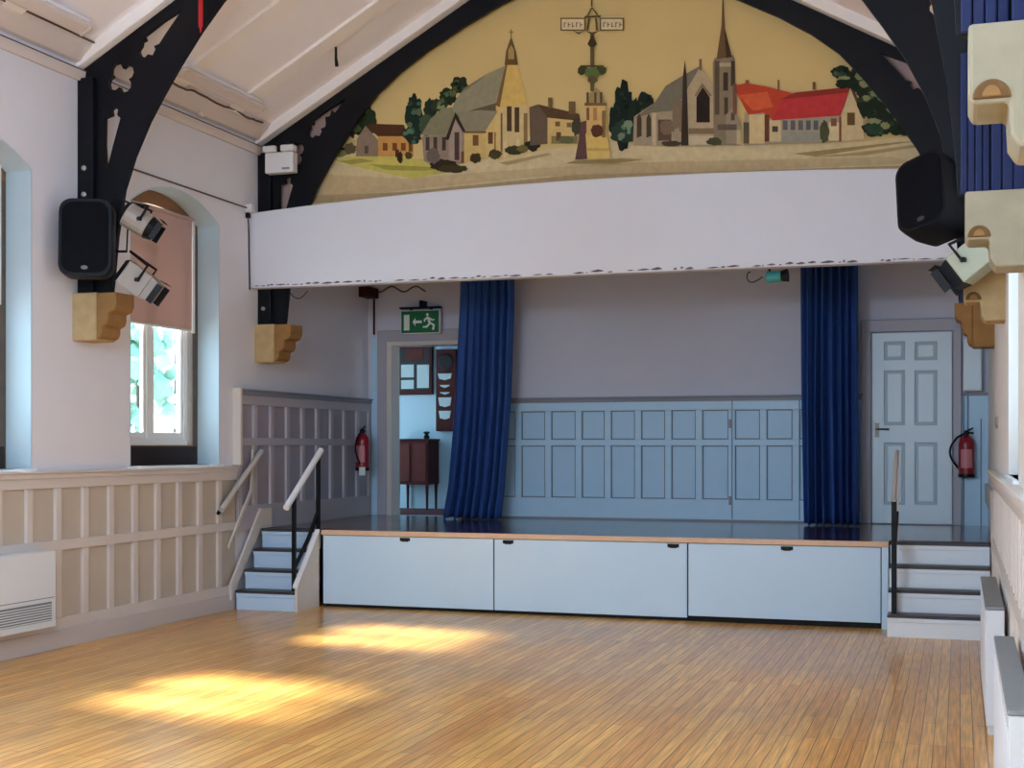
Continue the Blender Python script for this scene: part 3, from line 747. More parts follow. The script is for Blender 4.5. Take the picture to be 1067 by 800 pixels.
# its two open sign arms with faded lettering
for (x0, x1, ys) in ((585, 611, 1.0), (626, 651, -1.0)):
    paint([(x0, 20+ys), (x1, 19), (x1, 33), (x0, 33)], (214, 186, 130), x0 == 585)
    for (a, b, c, d) in ((x0, 19.6, x1, 21), (x0, 31.8, x1, 33), (x0, 20, x0+1.3, 33), (x1-1.3, 20, x1, 33)): rect(a, b, c, d, (92, 70, 40), a == x0 and b == 19.6)
    for i in range(5):
        xx = x0+3.5+i*4.2
        rect(xx, 24.5, xx+1.0, 29.5, (110, 82, 54)); rect(xx, 24.5+(i % 3)*1.8, xx+2.6, 25.5+(i % 3)*1.8, (110, 82, 54))
rect(616.7, -12, 618.5, 8, (92, 74, 42), True)
for (a, b, c, d) in (((611, 20), (617, 9), (618.6, 9), (612.6, 20)), ((617, 9), (618.6, 9), (627, 20), (625, 20)), ((610, 18), (627, 17), (627, 19), (610, 20)), ((612, 33), (614, 20), (616, 20), (614, 33)), ((621, 20), (623, 20), (624, 33), (622, 33)), ((598, 33), (604, 37), (610, 33), (604, 35)), ((611, 33), (618, 38), (626, 33), (618, 35))):
    paint([a, b, c, d], (86, 68, 38), False)
mo = MU.build('mural', recalc=False)
tag(mo, 'ochre village mural with church spire, market cross and red roofs above the stage', 'mural')

# ------------------------------------------------------------------ stage
stg = thing('stage', 'low stage with dark polished deck and three white front panels', 'stage', (-3.4, YS, 0))
dk = [(XL+.05, YB-.001), (XL+.05, 12.98), (-6.25, 12.98), (-6.25, YS+.025), (-.61, YS+.025), (-.61, 12.98), (XR, 12.98), (XR, YB-.001)]
MB().prism(dk, 'Z', ZS-.045, ZS, M_DECK).build('deck', None, stg)
MB().box((-6.25, YS-.012, ZS-.05), (-.61, YS+.025, ZS+.001), M_NOSE).build('edge_nosing', None, stg, bevel=.008)
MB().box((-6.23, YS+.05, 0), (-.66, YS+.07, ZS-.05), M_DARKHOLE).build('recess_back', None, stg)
xb = [-6.235, on_y(514.5, 600, YS)[0], on_y(716.5, 600, YS)[0], -.675]
pulls = [[422], [529.5, 701.5], [820]]
for k in range(3):
    zb = (.035, .035, .055)[k]
    p = MB().box((xb[k]+.006, YS, zb), (xb[k+1]-.006, YS+.02, ZS-.055), M_SPAN).build('front_panel', None, stg, bevel=.004)
    for px in pulls[k]:
        xx = on_y(px, 566, YS)[0]
        h = MB().box((xx-.055, YS-.004, .695), (xx+.055, YS+.004, .728), M_DARKHOLE).prism([(xx-.04, .695), (xx-.03, .688), (xx+.03, .688), (xx+.04, .695)], 'Y', YS-.004, YS+.004, M_DARKHOLE)
        h.build('finger_pull', None, p)
MB().box((-.672, YS-.005, 0), (-.612, YS+.03, ZS-.05), M_SPAN).build('corner_post', None, stg, bevel=.004)

# ------------------------------------------------------------------ steps
def steps(x0, x1, label, left):
    Y0, run, n = 12.235, .18, 4
    h = ZS/n
    st = thing('steps', label, 'steps', ((x0+x1)/2, Y0, 0), group='flights of steps up to the stage')
    for k in range(n):
        y = Y0+run*k
        MB().box((x0, y, h*k+(.0 if k == 0 else .0)), (x1, y+.018, h*(k+1)-.035), (M_RISER if left else M_RISERR)).build('riser', None, st, bevel=.003)
        yb = y+run+.018 if k < n-1 else 12.978
        t = MB().box((x0, y-.022, h*(k+1)-.028), (x1, yb, h*(k+1)), M_TREAD).build('tread', None, st, bevel=.004)
        MB().box((x0, y-.016, h*(k+1)-.066), (x1, y-.001, h*(k+1)-.0285), (M_RISER if left else M_RISERR)).build('nosing', None, t, bevel=.004)
    if left:
        s = [(Y0-.03, 0), (Y0-.03, .235), (12.70, .775), (12.70, 0)]
        MB().prism(s, 'X', x1+.001, x1+.028, M_STRING).build('stringer', None, st, bevel=.004)
        MB().prism([(Y0-.035, .235), (Y0-.035, .262), (12.70, .80), (12.70, .775)], 'X', x1-.02, x1+.034, M_RAILW).build('stringer_cap', None, st, bevel=.004)
    return st
steps(XL+.08, -6.29, 'pale blue steps with dark treads at the left end of the stage', True)
steps(-.60, XR-.04, 'grey white steps with dark treads beside the right wall', False)

# ------------------------------------------------------------------ handrails
def flat_rail(mb, a, b, m, w=.024, h=.04):
    a, b = Vector(a), Vector(b)
    mb.tube([a, a.lerp(b, .5), b], .03, m, seg=10)
r = thing('handrail', 'silver grey handrail fixed to the left wall beside the steps', 'handrail', (XL+.1, 12.3, 1.2))
rb = MB(); rb.tube([(XL+.10, 11.90, 1.02), (XL+.10, 12.72, 1.60)], .028, M_RAILG, sq=False, seg=12); rb.build('rail', None, r, smooth=True)
rb = MB().tube([(XL+.065, 11.90, .985), (XL+.065, 12.72, 1.565)], .018, M_TRUSS, seg=8); rb.build('rail_shadow_bar', None, r)  # dark bar stands for the shadow behind the rail
for t in (.15, .85):
    y = 11.90+.82*t; z = 1.02+.58*t
    MB().tube([(XL+.05, y, z-.06), (XL+.085, y, z-.05), (XL+.10, y, z-.01)], .009, M_BLACK, seg=6).build('bracket', None, r)
xr = -6.34
r = thing('stair_railing', 'white topped railing on black posts beside the left-hand steps', 'railing', (xr, 12.3, .2))
MB().tube([(xr, 12.12, 1.04), (xr, 12.90, 1.61)], .032, M_RAILW, seg=12).build('rail', None, r, smooth=True)
MB().tube([(xr, 12.29, .199), (xr, 12.29, 1.15)], .018, M_BLACK, sq=True).build('post', None, r)
MB().tube([(xr, 12.83, ZS+.001), (xr, 12.83, 1.55)], .018, M_BLACK, sq=True).build('post', None, r)
MB().tube([(xr, 12.29, .42), (xr, 12.60, .70), (xr, 12.83, .98)], .015, M_BLACK, sq=True).build('lower_bar', None, r)
xr = -.545
r = thing('stair_railing', 'black posted railing beside the right-hand steps, seen almost end on', 'railing', (xr, 12.3, .2))
MB().tube([(xr, 12.27, 1.18), (xr, 12.86, 1.60), (xr, 12.98, 1.60)], .02, M_RAILG, seg=10).build('rail', None, r, smooth=True)
MB().tube([(xr, 12.30, .20), (xr, 12.30, 1.19)], .022, M_BLACK, sq=True).build('post', None, r)
MB().tube([(xr, 12.88, ZS+.001), (xr, 12.88, 1.59)], .016, M_RAILG, sq=True).build('post', None, r)
MB().tube([(xr, 12.30, .62), (xr, 12.86, 1.05)], .015, M_BLACK, sq=True).build('lower_bar', None, r)

# ------------------------------------------------------------------ doors
d1 = thing('door_1', 'open doorway with grey white frame at the back left of the stage', 'doorway', ((DX0+DX1)/2, YB, ZS), kind='structure')
f = MB()
f.prism([(DX0-.15, ZS), (DX0-.02, ZS), (DX0-.02, DZ1+.02), (DX1+.02, DZ1+.02), (DX1+.02, ZS), (DX1+.15, ZS), (DX1+.15, DZ1+.16), (DX0-.15, DZ1+.16)], 'Y', YB-.035, YB-.001, M_DOORF)
f.build('architrave', None, d1, bevel=.008)
MB().prism([(DX0-.02, ZS), (DX0+.04, ZS), (DX0+.04, DZ1-.03), (DX1-.04, DZ1-.03), (DX1-.04, ZS), (DX1+.02, ZS), (DX1+.02, DZ1+.02), (DX0-.02, DZ1+.02)], 'Y', YB-.03, YB+.24, M_STRING).build('door_lining', None, d1, bevel=.004)

A, B, Z0, Z1 = -.925, -.085, ZS+.012, 2.90
d2 = thing('door_2', 'white six panel door with grey frame at the back right of the stage', 'door', ((A+B)/2, YB, ZS), kind='structure')
MB().prism([(A-.12, ZS), (A-.012, ZS), (A-.012, Z1+.012), (B+.012, Z1+.012), (B+.012, ZS), (B+.10, ZS), (B+.10, Z1+.15), (A-.12, Z1+.15)], 'Y', YB-.07, YB-.001, M_DOORF).build('door_frame', None, d2, bevel=.01)
lf = MB()
cols = [(921, 943), (953, 976.5)]; rws = [(356, 375), (386, 443), (461, 526)]
holes = []
for (p, q) in cols:
    for (u, v) in rws:
        xa, zt = on_y(p, u, YB-.05); xq, zb = on_y(q, v, YB-.05)
        holes.append([(xa, zb), (xq, zb), (xq, zt), (xa, zt)])
lf.holed([(A, Z0), (B, Z0), (B, Z1), (A, Z1)], holes, 'Y', YB-.052, YB-.001, M_DOOR)
leaf = lf.build('door_leaf', None, d2, bevel=.006)
for h in holes:
    (xa, zb), (xq, zt) = h[0], h[2]
    pb = MB().box((xa, YB-.030, zb), (xq, YB-.004, zt), M_DOORP)
    pb.prism([(xa+.035, zb+.035), (xq-.035, zb+.035), (xq-.035, zt-.035), (xa+.035, zt-.035)], 'Y', YB-.044, YB-.03, M_DOOR)
    pb.build('door_panel', None, leaf, bevel=.008)
hd = MB(); hx, hz = on_y(913, 447, YB-.06)
hd.box((hx-.015, YB-.06, hz-.09), (hx+.03, YB-.053, hz+.07), M_BRASS); hd.tube([(hx+.008, YB-.055, hz), (hx+.008, YB-.095, hz), (hx+.14, YB-.10, hz-.004)], .011, M_BRASS)
hd.build('door_handle', None, leaf)
# boxed panel strip and cabinet right of the door
pn = MB()
pn.box((.018, YB-.02, ZS), (XR-.001, YB-.001, 2.2), M_BDADO)
pn.box((.03, YB-.03, ZS), (.045, YB-.02, 2.2), M_MOULD); pn.box((.21, YB-.03, ZS), (.222, YB-.02, 1.95), M_MOULD)
pn.box((.018, YB-.035, 2.2), (XR-.001, YB-.001, 2.235), M_CAP)
structure(pn.build('trim_12'), 'narrow strip of pale panelling between the white door and the right wall', 'panelling')
cb = thing('wall_cabinet', 'small white box cabinet high beside the panelled door', 'cabinet', (.16, YB, 2.24))
(xa, zt), (xq, zb) = on_y(1003.5, 353, 15.5), on_y(1023, 407, 15.5)
MB().box((xa, 15.50, zb), (xq, YB-.002, zt), M_WHITEPL).build('cabinet_body', None, cb, bevel=.006)
MB().box((xa+.012, 15.488, zb+.012), (xq-.012, 15.499, zt-.012), M_DOOR).build('cabinet_door', None, cb, bevel=.003)
MB().tube([(xa+.05, YB-.03, zb), (xa+.05, YB-.03, 1.83)], .008, M_MOULD, seg=6).build('conduit', None, cb)

# ------------------------------------------------------------------ exit sign
ex = thing('exit_sign', 'green and white running man exit sign hanging above the doorway', 'sign', (-6.27, 15.48, 3.03))
(xa, zt), (xq, zb) = on_y(418, 324.5, 15.46), on_y(457, 346, 15.46)
MB().box((xa-.01, 15.47, zb-.012), (xq+.012, 15.52, zt+.012), M_WHITEPL).build('housing', None, ex, bevel=.005)
MB().box((xa, 15.464, zb), (xq, 15.470, zt), M_GREEN).build('sign_face', None, ex)
g = MB(); W, H = xq-xa, zt-zb; yy = 15.4635
def sgn(pts):
    g.flat([(xa+W*u, yy, zb+H*v) for u, v in pts], M_WHITE)
sgn([(.07, .12), (.22, .12), (.22, .84), (.07, .84)])
sgn([(.30, .50), (.38, .70), (.38, .56), (.55, .56), (.55, .44), (.38, .44), (.38, .30)])
# running figure
sgn([(.70+.035*math.cos(2*PI*k/10), .82+.075*math.sin(2*PI*k/10)) for k in range(10)])
sgn([(.68, .72), (.75, .72), (.80, .42), (.73, .40)]); sgn([(.68, .72), (.60, .60), (.61, .50), (.64, .50), (.65, .58), (.70, .64)])
sgn([(.75, .70), (.84, .60), (.89, .62), (.89, .56), (.83, .53), (.76, .60)]); sgn([(.73, .42), (.66, .30), (.58, .30), (.58, .22), (.69, .22), (.79, .40)])
sgn([(.76, .42), (.84, .32), (.82, .12), (.88, .12), (.90, .36), (.80, .46)])
g.build('pictogram', None, ex, recalc=False)
MB().box((xa-.02, 15.45, zt+.03), (xq+.02, 15.53, zt+.05), M_BLACK).box((xa+.1, 15.50, zt+.012), (xa+.13, 15.52, zt+.03), M_BLACK).box((xq-.13, 15.50, zt+.012), (xq-.1, 15.52, zt+.03), M_BLACK).build('hood', None, ex)
MB().box(((xa+xq)/2-.012, 15.47, zt+.05), ((xa+xq)/2+.022, YB-.001, zt+.13), M_BLACK).build('bracket', None, ex)

# ------------------------------------------------------------------ things seen in the passage
nb = thing('notice_board', 'dark framed notice board with papers seen through the doorway', 'notice board', (-7.15, 17.58, 2.37))
(xa, zt), (xq, zb) = on_y(413, 360, 17.57), on_y(451, 411, 17.57)
MB().holed([(xa, zb), (xq, zb), (xq, zt), (xa, zt)], [[(xa+.04, zb+.06), (xq-.04, zb+.06), (xq-.04, zt-.04), (xa+.04, zt-.04)]], 'Y', 17.54, 17.6, M_MAHOG).build('frame', None, nb, bevel=.006)
MB().box((xa+.03, 17.565, zb+.03), (xq-.03, 17.6, zt-.03), M_BLACK).build('backing', None, nb); bkb = list(nb.children)[-1]
for (a, b, c, d) in ((418, 380, 431, 393), (418, 396, 431, 405), (434.5, 380, 447, 404)):
    (u0, v1), (u1, v0) = on_y(a, b, 17.56), on_y(c, d, 17.56)
    MB().box((u0, 17.559, v0), (u1, 17.564, v1), M_PAPER).build('paper', None, bkb)
pbd = MB(); (u0, v1), (u1, v0) = on_y(423, 363, 17.56), on_y(441, 375, 17.56)
pbd.box((u0, 17.559, v0), (u1, 17.564, v1), M_MAHOGR).build('red_notice', None, nb)
hb = thing('honours_board', 'tall dark red board with white shields beside the blue curtain', 'board', (-6.7, 17.5, 1.9))
(xa, zt), (xq, zb) = on_y(454, 364, 17.5), on_y(475, 449, 17.5)
bd = MB().box((xa, 17.5, zb), (xq, 17.605, zt), M_MAHOG).build('board', None, hb, bevel=.008)
for (y0, y1, w) in ((389, 396, .7), (401, 404, .5), (408.5, 411, .5), (414, 424, .65), (428, 437, .6)):
    (_, z1_), (_, z0_) = on_y(464, y0, 17.49), on_y(464, y1, 17.49)
    xm = (xa+xq)/2-.01; hw = (xq-xa)*w/2
    MB().prism([(xm-hw, z1_), (xm+hw, z1_), (xm+hw*.8, z0_+.02), (xm, z0_), (xm-hw*.8, z0_+.02)], 'Y', 17.487, 17.499, M_PAPER).build('shield', None, bd)
(_, z1_), (_, z0_) = on_y(464, 367, 17.49), on_y(464, 387, 17.49)
MB().lathe([(.11, 0), (.12, .006), (.09, .012)], ((xa+xq)/2, 17.499, (z0_+z1_)/2), M_TRUSS, seg=16, M=Matrix.Rotation(PI/2, 3, 'X')).build('roundel', None, bd)
cbn = thing('side_cabinet', 'dark mahogany cabinet on legs in the passage beyond the doorway', 'cabinet', (-7.05, 17.3, ZS))
(xa, zt), (xq, zb) = on_y(412, 459, 17.15), on_y(446, 505, 17.15)
MB().box((xa, 17.16, zb), (xq, 17.55, zt), M_MAHOG).box((xa-.02, 17.14, zt), (xq+.02, 17.56, zt+.025), M_MAHOG).build('cabinet_body', None, cbn, bevel=.006)
for k in range(2):
    w = (xq-xa)/2
    dd = MB().box((xa+w*k+.025, 17.145, zb+.04), (xa+w*(k+1)-.025, 17.16, zt-.04), M_MAHOGR).build('cabinet_door', None, cbn, bevel=.006)
for x in (xa+.03, xq-.03):
    for y in (17.19, 17.52):
        MB().tube([(x, y, ZS), (x, y, zb)], [.016, .024], M_MAHOG, seg=8).build('leg', None, cbn)
orn = MB().lathe([(.03, 0), (.045, .02), (.02, .06), (.05, .085), (.03, .10)], (xq-.08, 17.3, zt+.025), M_BLACK, seg=12).build('ornament', smooth=True)
tag(orn, 'small dark ornament on top of the cabinet beyond the doorway', 'ornament')

# ------------------------------------------------------------------ curtains
def curtain(name, edges, Yc, label, nf, seed):
    """edges: list of (z, xleft, xright) from top to bottom"""
    random.seed(seed)
    root = thing('stage_curtain', label, 'curtain', ((edges[-1][1]+edges[-1][2])/2, Yc, edges[-1][0]), group='blue stage curtains')
    NU, NV = 150, 40
    bm = bmesh.new(); grid = []
    zt, zb = edges[0][0], edges[-1][0]
    ph = [random.uniform(0, 6.28) for _ in range(6)]
    def edge(z):
        for i in range(len(edges)-1):
            if edges[i][0] >= z >= edges[i+1][0]:
                t = (edges[i][0]-z)/(edges[i][0]-edges[i+1][0])
                return edges[i][1]*(1-t)+edges[i+1][1]*t, edges[i][2]*(1-t)+edges[i+1][2]*t
        return edges[-1][1:]
    for j in range(NV+1):
        v = j/NV; z = zt+(zb-zt)*v
        a, b = edge(z); row = []
        for i in range(NU+1):
            u = i/NU
            uu = u+.018*math.sin(2*PI*u*2+ph[0])+.01*math.sin(v*3+ph[1]+u*7)
            amp = .045+.03*v
            y = amp*math.sin(2*PI*nf*uu+.5*math.sin(v*2.2+ph[2]))+.35*amp*math.sin(2*PI*nf*2.1*uu+ph[3]+v*.8)+.03*v*math.sin(u*9+ph[4])
            x = a+(b-a)*u+.012*math.cos(2*PI*nf*uu*1.0+ph[5])
            zz = z+(.012*math.sin(2*PI*nf*uu+1) if j == NV else 0)
            row.append(bm.verts.new((x, Yc+y, zz)))
        grid.append(row)
    for j in range(NV):
        for i in range(NU):
            bm.faces.new([grid[j][i], grid[j][i+1], grid[j+1][i+1], grid[j+1][i]])
    m = MB(); m.bm.free(); m.bm = bm; m.mats = [M_CURT]
    o = m.build('curtain_fabric', None, root, smooth=True)
    sd = o.modifiers.new('thick', 'SOLIDIFY'); sd.thickness = .006
    MB().box((edges[0][1]-.03, Yc-.02, zt), (edges[0][2]+.03, Yc+.02, zt+.04), M_WHITEPL).box(((edges[0][1]+edges[0][2])/2-.02, Yc-.015, zt+.04), ((edges[0][1]+edges[0][2])/2+.02, Yc+.015, 3.999), M_WHITEPL).build('curtain_track', None, root)
    return root
YC = 15.12
def ex_(px, py): return on_y(px, py, YC)[0]
curtain('left', [(3.80, ex_(479, 293), ex_(534, 293)), (3.3, ex_(478, 320), ex_(534, 320)), (2.2, ex_(474, 410), ex_(531, 410)), (1.7, ex_(471, 455), ex_(528, 455)), (1.2, ex_(467, 500), ex_(525, 500)), (.803, ex_(461, 540), ex_(521, 540))], YC, 'dark blue curtain beside the open doorway, drawn aside at a slant', 7, 3)
curtain('right', [(3.80, ex_(835, 285), ex_(895, 285)), (2.2, ex_(836, 400), ex_(895, 400)), (.803, ex_(838, 545), ex_(896, 545))], YC, 'dark blue curtain hanging straight beside the white panelled door', 7, 11)
random.seed(21)

# ------------------------------------------------------------------ fire extinguishers
def extinguisher(c, label, ang, lab_low=False):
    x, y, z = c
    e_ = thing('fire_extinguisher', label, 'fire extinguisher', c, group='red fire extinguishers on the stage walls')
    MB().lathe([(.066, 0), (.082, .012), (.084, .05), (.084, .36), (.074, .405), (.045, .44), (.028, .45)], c, M_RED, seg=24).build('cylinder', None, e_, smooth=True); cyl = e_.children[0]
    MB().lathe([(.078, -.004), (.0855, .0), (.0855, .035)], c, M_BLACK, seg=24).build('base_ring', None, cyl, smooth=True)
    v = MB().lathe([(.028, .45), (.03, .49), (.018, .505)], c, M_BLACK, seg=12)
    dx, dy = math.cos(ang), math.sin(ang)
    v.tube([(x, y, z+.495), (x+dx*.07, y+dy*.07, z+.53)], .011, M_BLACK, seg=6); v.tube([(x, y, z+.48), (x+dx*.075, y+dy*.075, z+.475)], .01, M_BLACK, seg=6)
    v.build('valve_and_levers', None, e_)
    hp = [(x-dx*.02, y-dy*.02, z+.47)]
    for k in range(1, 11):
        t = k/10; b = math.sin(PI*t)
        hp.append((x-dx*(.06+.11*b), y-dy*(.06+.11*b)-.03*b, z+.47-.40*t))
    MB().tube(hp, .011, M_BLACK, seg=8).build('hose', None, e_, smooth=True)
    lb = MB(); n = 8
    for k in range(n):
        a0 = -PI/2-.75+1.5*k/n; a1 = -PI/2-.75+1.5*(k+1)/n; R = .0862
        lb.flat([(x+R*math.cos(a0), y+R*math.sin(a0), z+.10), (x+R*math.cos(a1), y+R*math.sin(a1), z+.10), (x+R*math.cos(a1), y+R*math.sin(a1), z+.30), (x+R*math.cos(a0), y+R*math.sin(a0), z+.30)], mat('extinguisher_label', (196, 120, 128), .5))
    lb.build('label_band', None, cyl, recalc=False)
    return e_
x, z = on_y(1007, 497, 15.5)
extinguisher((x, 15.50, z), 'red fire extinguisher with looped hose right of the white door', 0)
e2 = extinguisher((XL+.16, 15.12, 1.36), 'red fire extinguisher on the left stage wall beside the doorway', PI/2)
tg = MB().box((XL+.16, 15.025, 1.30), (XL+.24, 15.03, 1.40), M_WHITE).build('white_tag', None, e2)

# ------------------------------------------------------------------ loudspeakers
def speaker(c, rot, w, h, d, label, m=M_SPK):
    """cabinet built around its own centre, front = local -Y"""
    s = thing('loudspeaker', label, 'loudspeaker', (0, 0, 0), group='black loudspeakers on the truss posts')
    M = Matrix.Translation(c) @ rot.to_matrix().to_4x4()
    def rr(w_, h_, r, n=6):
        pts = []
        for (cx, cz, a0) in ((w_/2-r, h_/2-r, 0), (-w_/2+r, h_/2-r, PI/2), (-w_/2+r, -h_/2+r, PI), (w_/2-r, -h_/2+r, 3*PI/2)):
            for k in range(n+1): pts.append((cx+r*math.cos(a0+PI/2*k/n), cz+r*math.sin(a0+PI/2*k/n)))
        return pts
    b = MB()
    # tapered cabinet: rings front to back
    rings = []
    for (y, k, r) in ((-d/2, .96, .10), (-d/2+.03, 1.0, .11), (0, 1.0, .11), (d/2-.03, .80, .08), (d/2, .74, .07)):
        rings.append([b.bm.verts.new(M @ Vector((px, y, pz))) for px, pz in rr(w*k, h*(.5+.5*k), r*k)])
    n = len(rings[0])
    for i in range(len(rings)-1):
        for k in range(n): b.bm.faces.new([rings[i][k], rings[i][(k+1) % n], rings[i+1][(k+1) % n], rings[i+1][k]])
    b.bm.faces.new(rings[0]); b.bm.faces.new(rings[-1][::-1]); b.mats = [m]
    b.build('cabinet', None, s, smooth=True)
    MB().prism(rr(w*.86, h*.9, .09), 'Y', -d/2-.008, -d/2+.01, M_GRILLE, M).build('grille', None, s, bevel=.004); gr = s.children[-1]
    MB().prism([(.028*math.cos(2*PI*k/12), .017*math.sin(2*PI*k/12)-h*.39) for k in range(12)], 'Y', -d/2-.012, -d/2-.006, M_BRASS, M).build('badge', None, gr)
    br = MB().box((-.05, d/2-.01, -.05), (.05, d/2+.05, .05), M_BLACK, M); br.build('wall_bracket', None, s)
    return s
speaker((XL+.29, 9.48, 3.325), Euler((math.radians(-4), 0, math.radians(24)), 'XYZ'), .43, .64, .30, 'black rounded loudspeaker on the left truss post')
speaker((-.165, 9.52, 3.29), Euler((math.radians(-18), math.radians(-15), math.radians(-30)), 'XYZ'), .38, .56, .32, 'black loudspeaker tilted down on the right truss post')

# ------------------------------------------------------------------ stage lanterns
def lantern(c, aim, L, R, label, body, hang, front_dark=True, square=False):
    ln = thing('stage_lantern', label, 'stage light', (0, 0, 0), group='theatre lanterns on the truss posts')
    q = Vector(aim).normalized().to_track_quat('Y', 'Z').to_matrix().to_4x4()
    M = Matrix.Translation(c) @ q
    def ring_box(y0, y1, r0, r1, m):
        b = MB()
        seg = 4 if square else 16
        R0 = [M @ Vector((r0*math.cos(2*PI*(k+.5)/seg)*(1.25 if square else 1), y0, r0*math.sin(2*PI*(k+.5)/seg)*(1.25 if square else 1))) for k in range(seg)]
        R1 = [M @ Vector((r1*math.cos(2*PI*(k+.5)/seg)*(1.25 if square else 1), y1, r1*math.sin(2*PI*(k+.5)/seg)*(1.25 if square else 1))) for k in range(seg)]
        v0 = [b.bm.verts.new(p) for p in R0]; v1 = [b.bm.verts.new(p) for p in R1]
        b.bm.faces.new(v0[::-1]); b.bm.faces.new(v1)
        for k in range(seg): b.bm.faces.new([v0[k], v0[(k+1) % seg], v1[(k+1) % seg], v1[k]])
        b.mats = [m]; return b
    ring_box(-L/2, L*.25, R, R, body).build('housing', None, ln, bevel=.008)
    ring_box(L*.25, L*.5, R*.98, R*.8, body if not front_dark else M_BLACK).build('lens_tube', None, ln, bevel=.006)
    ring_box(-L*.62, -L*.5, R*.8, R*1.05, M_BLACK).build('rear_cap', None, ln, bevel=.006)
    for s in (-1, 1): MB().box((s*R*1.02-.006, L*.47, -R*.7), (s*R*1.02+.006, L*.64, R*.7), M_BLACK, M).build('barn_door', None, ln)
    MB().box((-R*.9, L*.47, R*.95), (R*.9, L*.64, R*.98), M_BLACK, M).build('barn_door', None, ln)
    # yoke: both sides up to the hanging clamp
    H = Vector(hang)
    p = [M @ Vector((-R*1.12, 0, 0)), M @ Vector((-R*1.15, 0, R*1.3))*1.0, H, M @ Vector((R*1.15, 0, R*1.3)), M @ Vector((R*1.12, 0, 0))]
    MB().tube(p, .011, M_BLACK, seg=6).build('hanging_yoke', None, ln)
    for s in (-1, 1): MB().lathe([(.02, 0), (.022, .02), (.012, .03)], M @ Vector((s*R*1.1, 0, 0)), M_BLACK, seg=8).build('tilt_knob', None, ln)
    return ln
Xp = XL+.31
def p_left(px, py, Y): xx, zz = on_y(px, py, Y); return Vector((xx, Y, zz))
c1 = p_left(147, 232, 9.62); h1 = p_left(139, 212, 9.7)
lantern(c1, (.62, .30, -.42), .27, .105, 'upper grey spotlight hung in front of the arched left window', M_LANT, h1)
c2 = p_left(147, 295, 9.60); h2 = p_left(136, 262, 9.70)
lantern(c2, (.66, .22, -.50), .30, .118, 'lower box shaped grey floodlight hung in front of the left window', M_LANT, h2, front_dark=False, square=True)
br = thing('lighting_bracket', 'black drop arm carrying the two lanterns by the left window', 'bracket', (XL+.3, 9.8, 3.1))
a1 = p_left(117, 262, 9.72); a2 = p_left(132, 262, 9.70)
MB().tube([a1, a2], .011, M_BLACK, seg=6).build('arm', None, br)
MB().tube([a2, p_left(133, 240, 9.7), p_left(133.5, 216, 9.7)], .007, M_BLACK, seg=6).build('drop_rod', None, br)
MB().tube([p_left(121, 206, 9.72), p_left(134, 211, 9.7)], .009, M_BLACK, seg=6).build('arm', None, br)
c3 = p_left(1010, 275, 9.42); h3 = p_left(1020, 240, 9.46)
lantern(c3, (-.62, .2, -.48), .33, .115, 'pale olive stage lantern hung from the right truss post', M_LANTG, h3, square=True)
br = thing('lighting_bracket', 'short black arm holding the olive lantern at right', 'bracket', (.2, 9.5, 3.2))
MB().tube([(h3.x+.01, 9.51, h3.z+.03), (h3.x+.02, 9.60, h3.z+.03), (h3.x+.02, 9.72, h3.z+.03)], .012, M_BLACK, seg=6).build('arm', None, br)

# ------------------------------------------------------------------ fittings
def roof_pt(px, py, off=0):
    d = ray(px, py); t = (ZE-off+SLOPE*(0-XL)-EYE)/(d[2]-SLOPE*d[0])
    return Vector((d[0]*t, d[1]*t, EYE+d[2]*t))
def strip_light(dw, y0, y1, label):
    s = thing('strip_light', label, 'ceiling light', (XL+dw, (y0+y1)/2, ZE+dw*SLOPE), group='slim ceiling lights along the eaves')
    M = Matrix.Translation((XL+dw, 0, ZE+dw*SLOPE-.048)) @ Matrix.Rotation(-math.atan(SLOPE), 4, 'Y')
    b = MB()
    pts = []
    w = .065
    for k in range(9): a = -PI/2+PI*k/8-PI/2; 
    for k in range(9):
        a = PI+PI*k/8; pts.append((w*math.cos(a), y0+w+w*math.sin(a)))
    for k in range(9):
        a = PI*k/8; pts.append((w*math.cos(a), y1-w+w*math.sin(a)))
    b.prism(pts, 'Z', -.075, -.03, M_CORN, M); b.build('diffuser', None, s, bevel=.02)
    b = MB().box((-.07, y0+.05, -.03), (.07, y1-.05, .0), M_CEIL, M); b.build('back_plate', None, s, bevel=.004)
    for y in (y0+.06, y1-.06): MB().box((-.062, y-.012, -.08), (.062, y+.012, -.03), M_CORN, M).build('clip', None, s)
    return s
a, b = roof_pt(190, 72, .05), roof_pt(272, 110, .05)
strip_light(((a.x+b.x)/2-XL), a.y-.1, b.y, 'slim ceiling light between the two trusses above the left window')
a2, b2 = roof_pt(20, -8, .05), roof_pt(90, 28, .05)
strip_light(((a2.x+b2.x)/2-XL), b2.y-1.6, b2.y, 'slim ceiling light in the top left corner of the picture')

cd = MB().tube([(XL+.02, 10.2, 4.13), (XL+.02, 12.6, 4.12)], .008, mat('cable_and_shadow_gap_brown', (96, 74, 62), .7), seg=6)
tag(cd.build('conduit'), 'thin painted conduit running above the arched left window to the bulkhead', 'conduit')
cc = MB(); y = 10.7
cable_pts = []
for k in range(30):
    yy = 10.6+k*(12.6-10.6)/29
    cable_pts.append((XL+.175+random.uniform(-.006, .006), yy, 4.992+.010*math.sin(k*.7)+random.uniform(-.006, .008)))
cc.tube(cable_pts, .010, mat('cable_and_shadow_gap_brown', (96, 74, 62), .7), seg=6)
tag(cc.build('cable'), 'loose brown cable lying along the cornice above the left window', 'cable')
jb = thing('junction_box', 'small round junction box on the cornice above the left window', 'junction box', (XL+.12, 11.6, 4.8))
pj = on_x(213, 118, XL+.1)
MB().lathe([(.035, 0), (.035, .03), (.02, .045)], (XL+.05, pj[0], pj[1]), M_CORN, seg=12, M=Matrix.Rotation(PI/2, 3, 'Y')).build('box_body', None, jb)

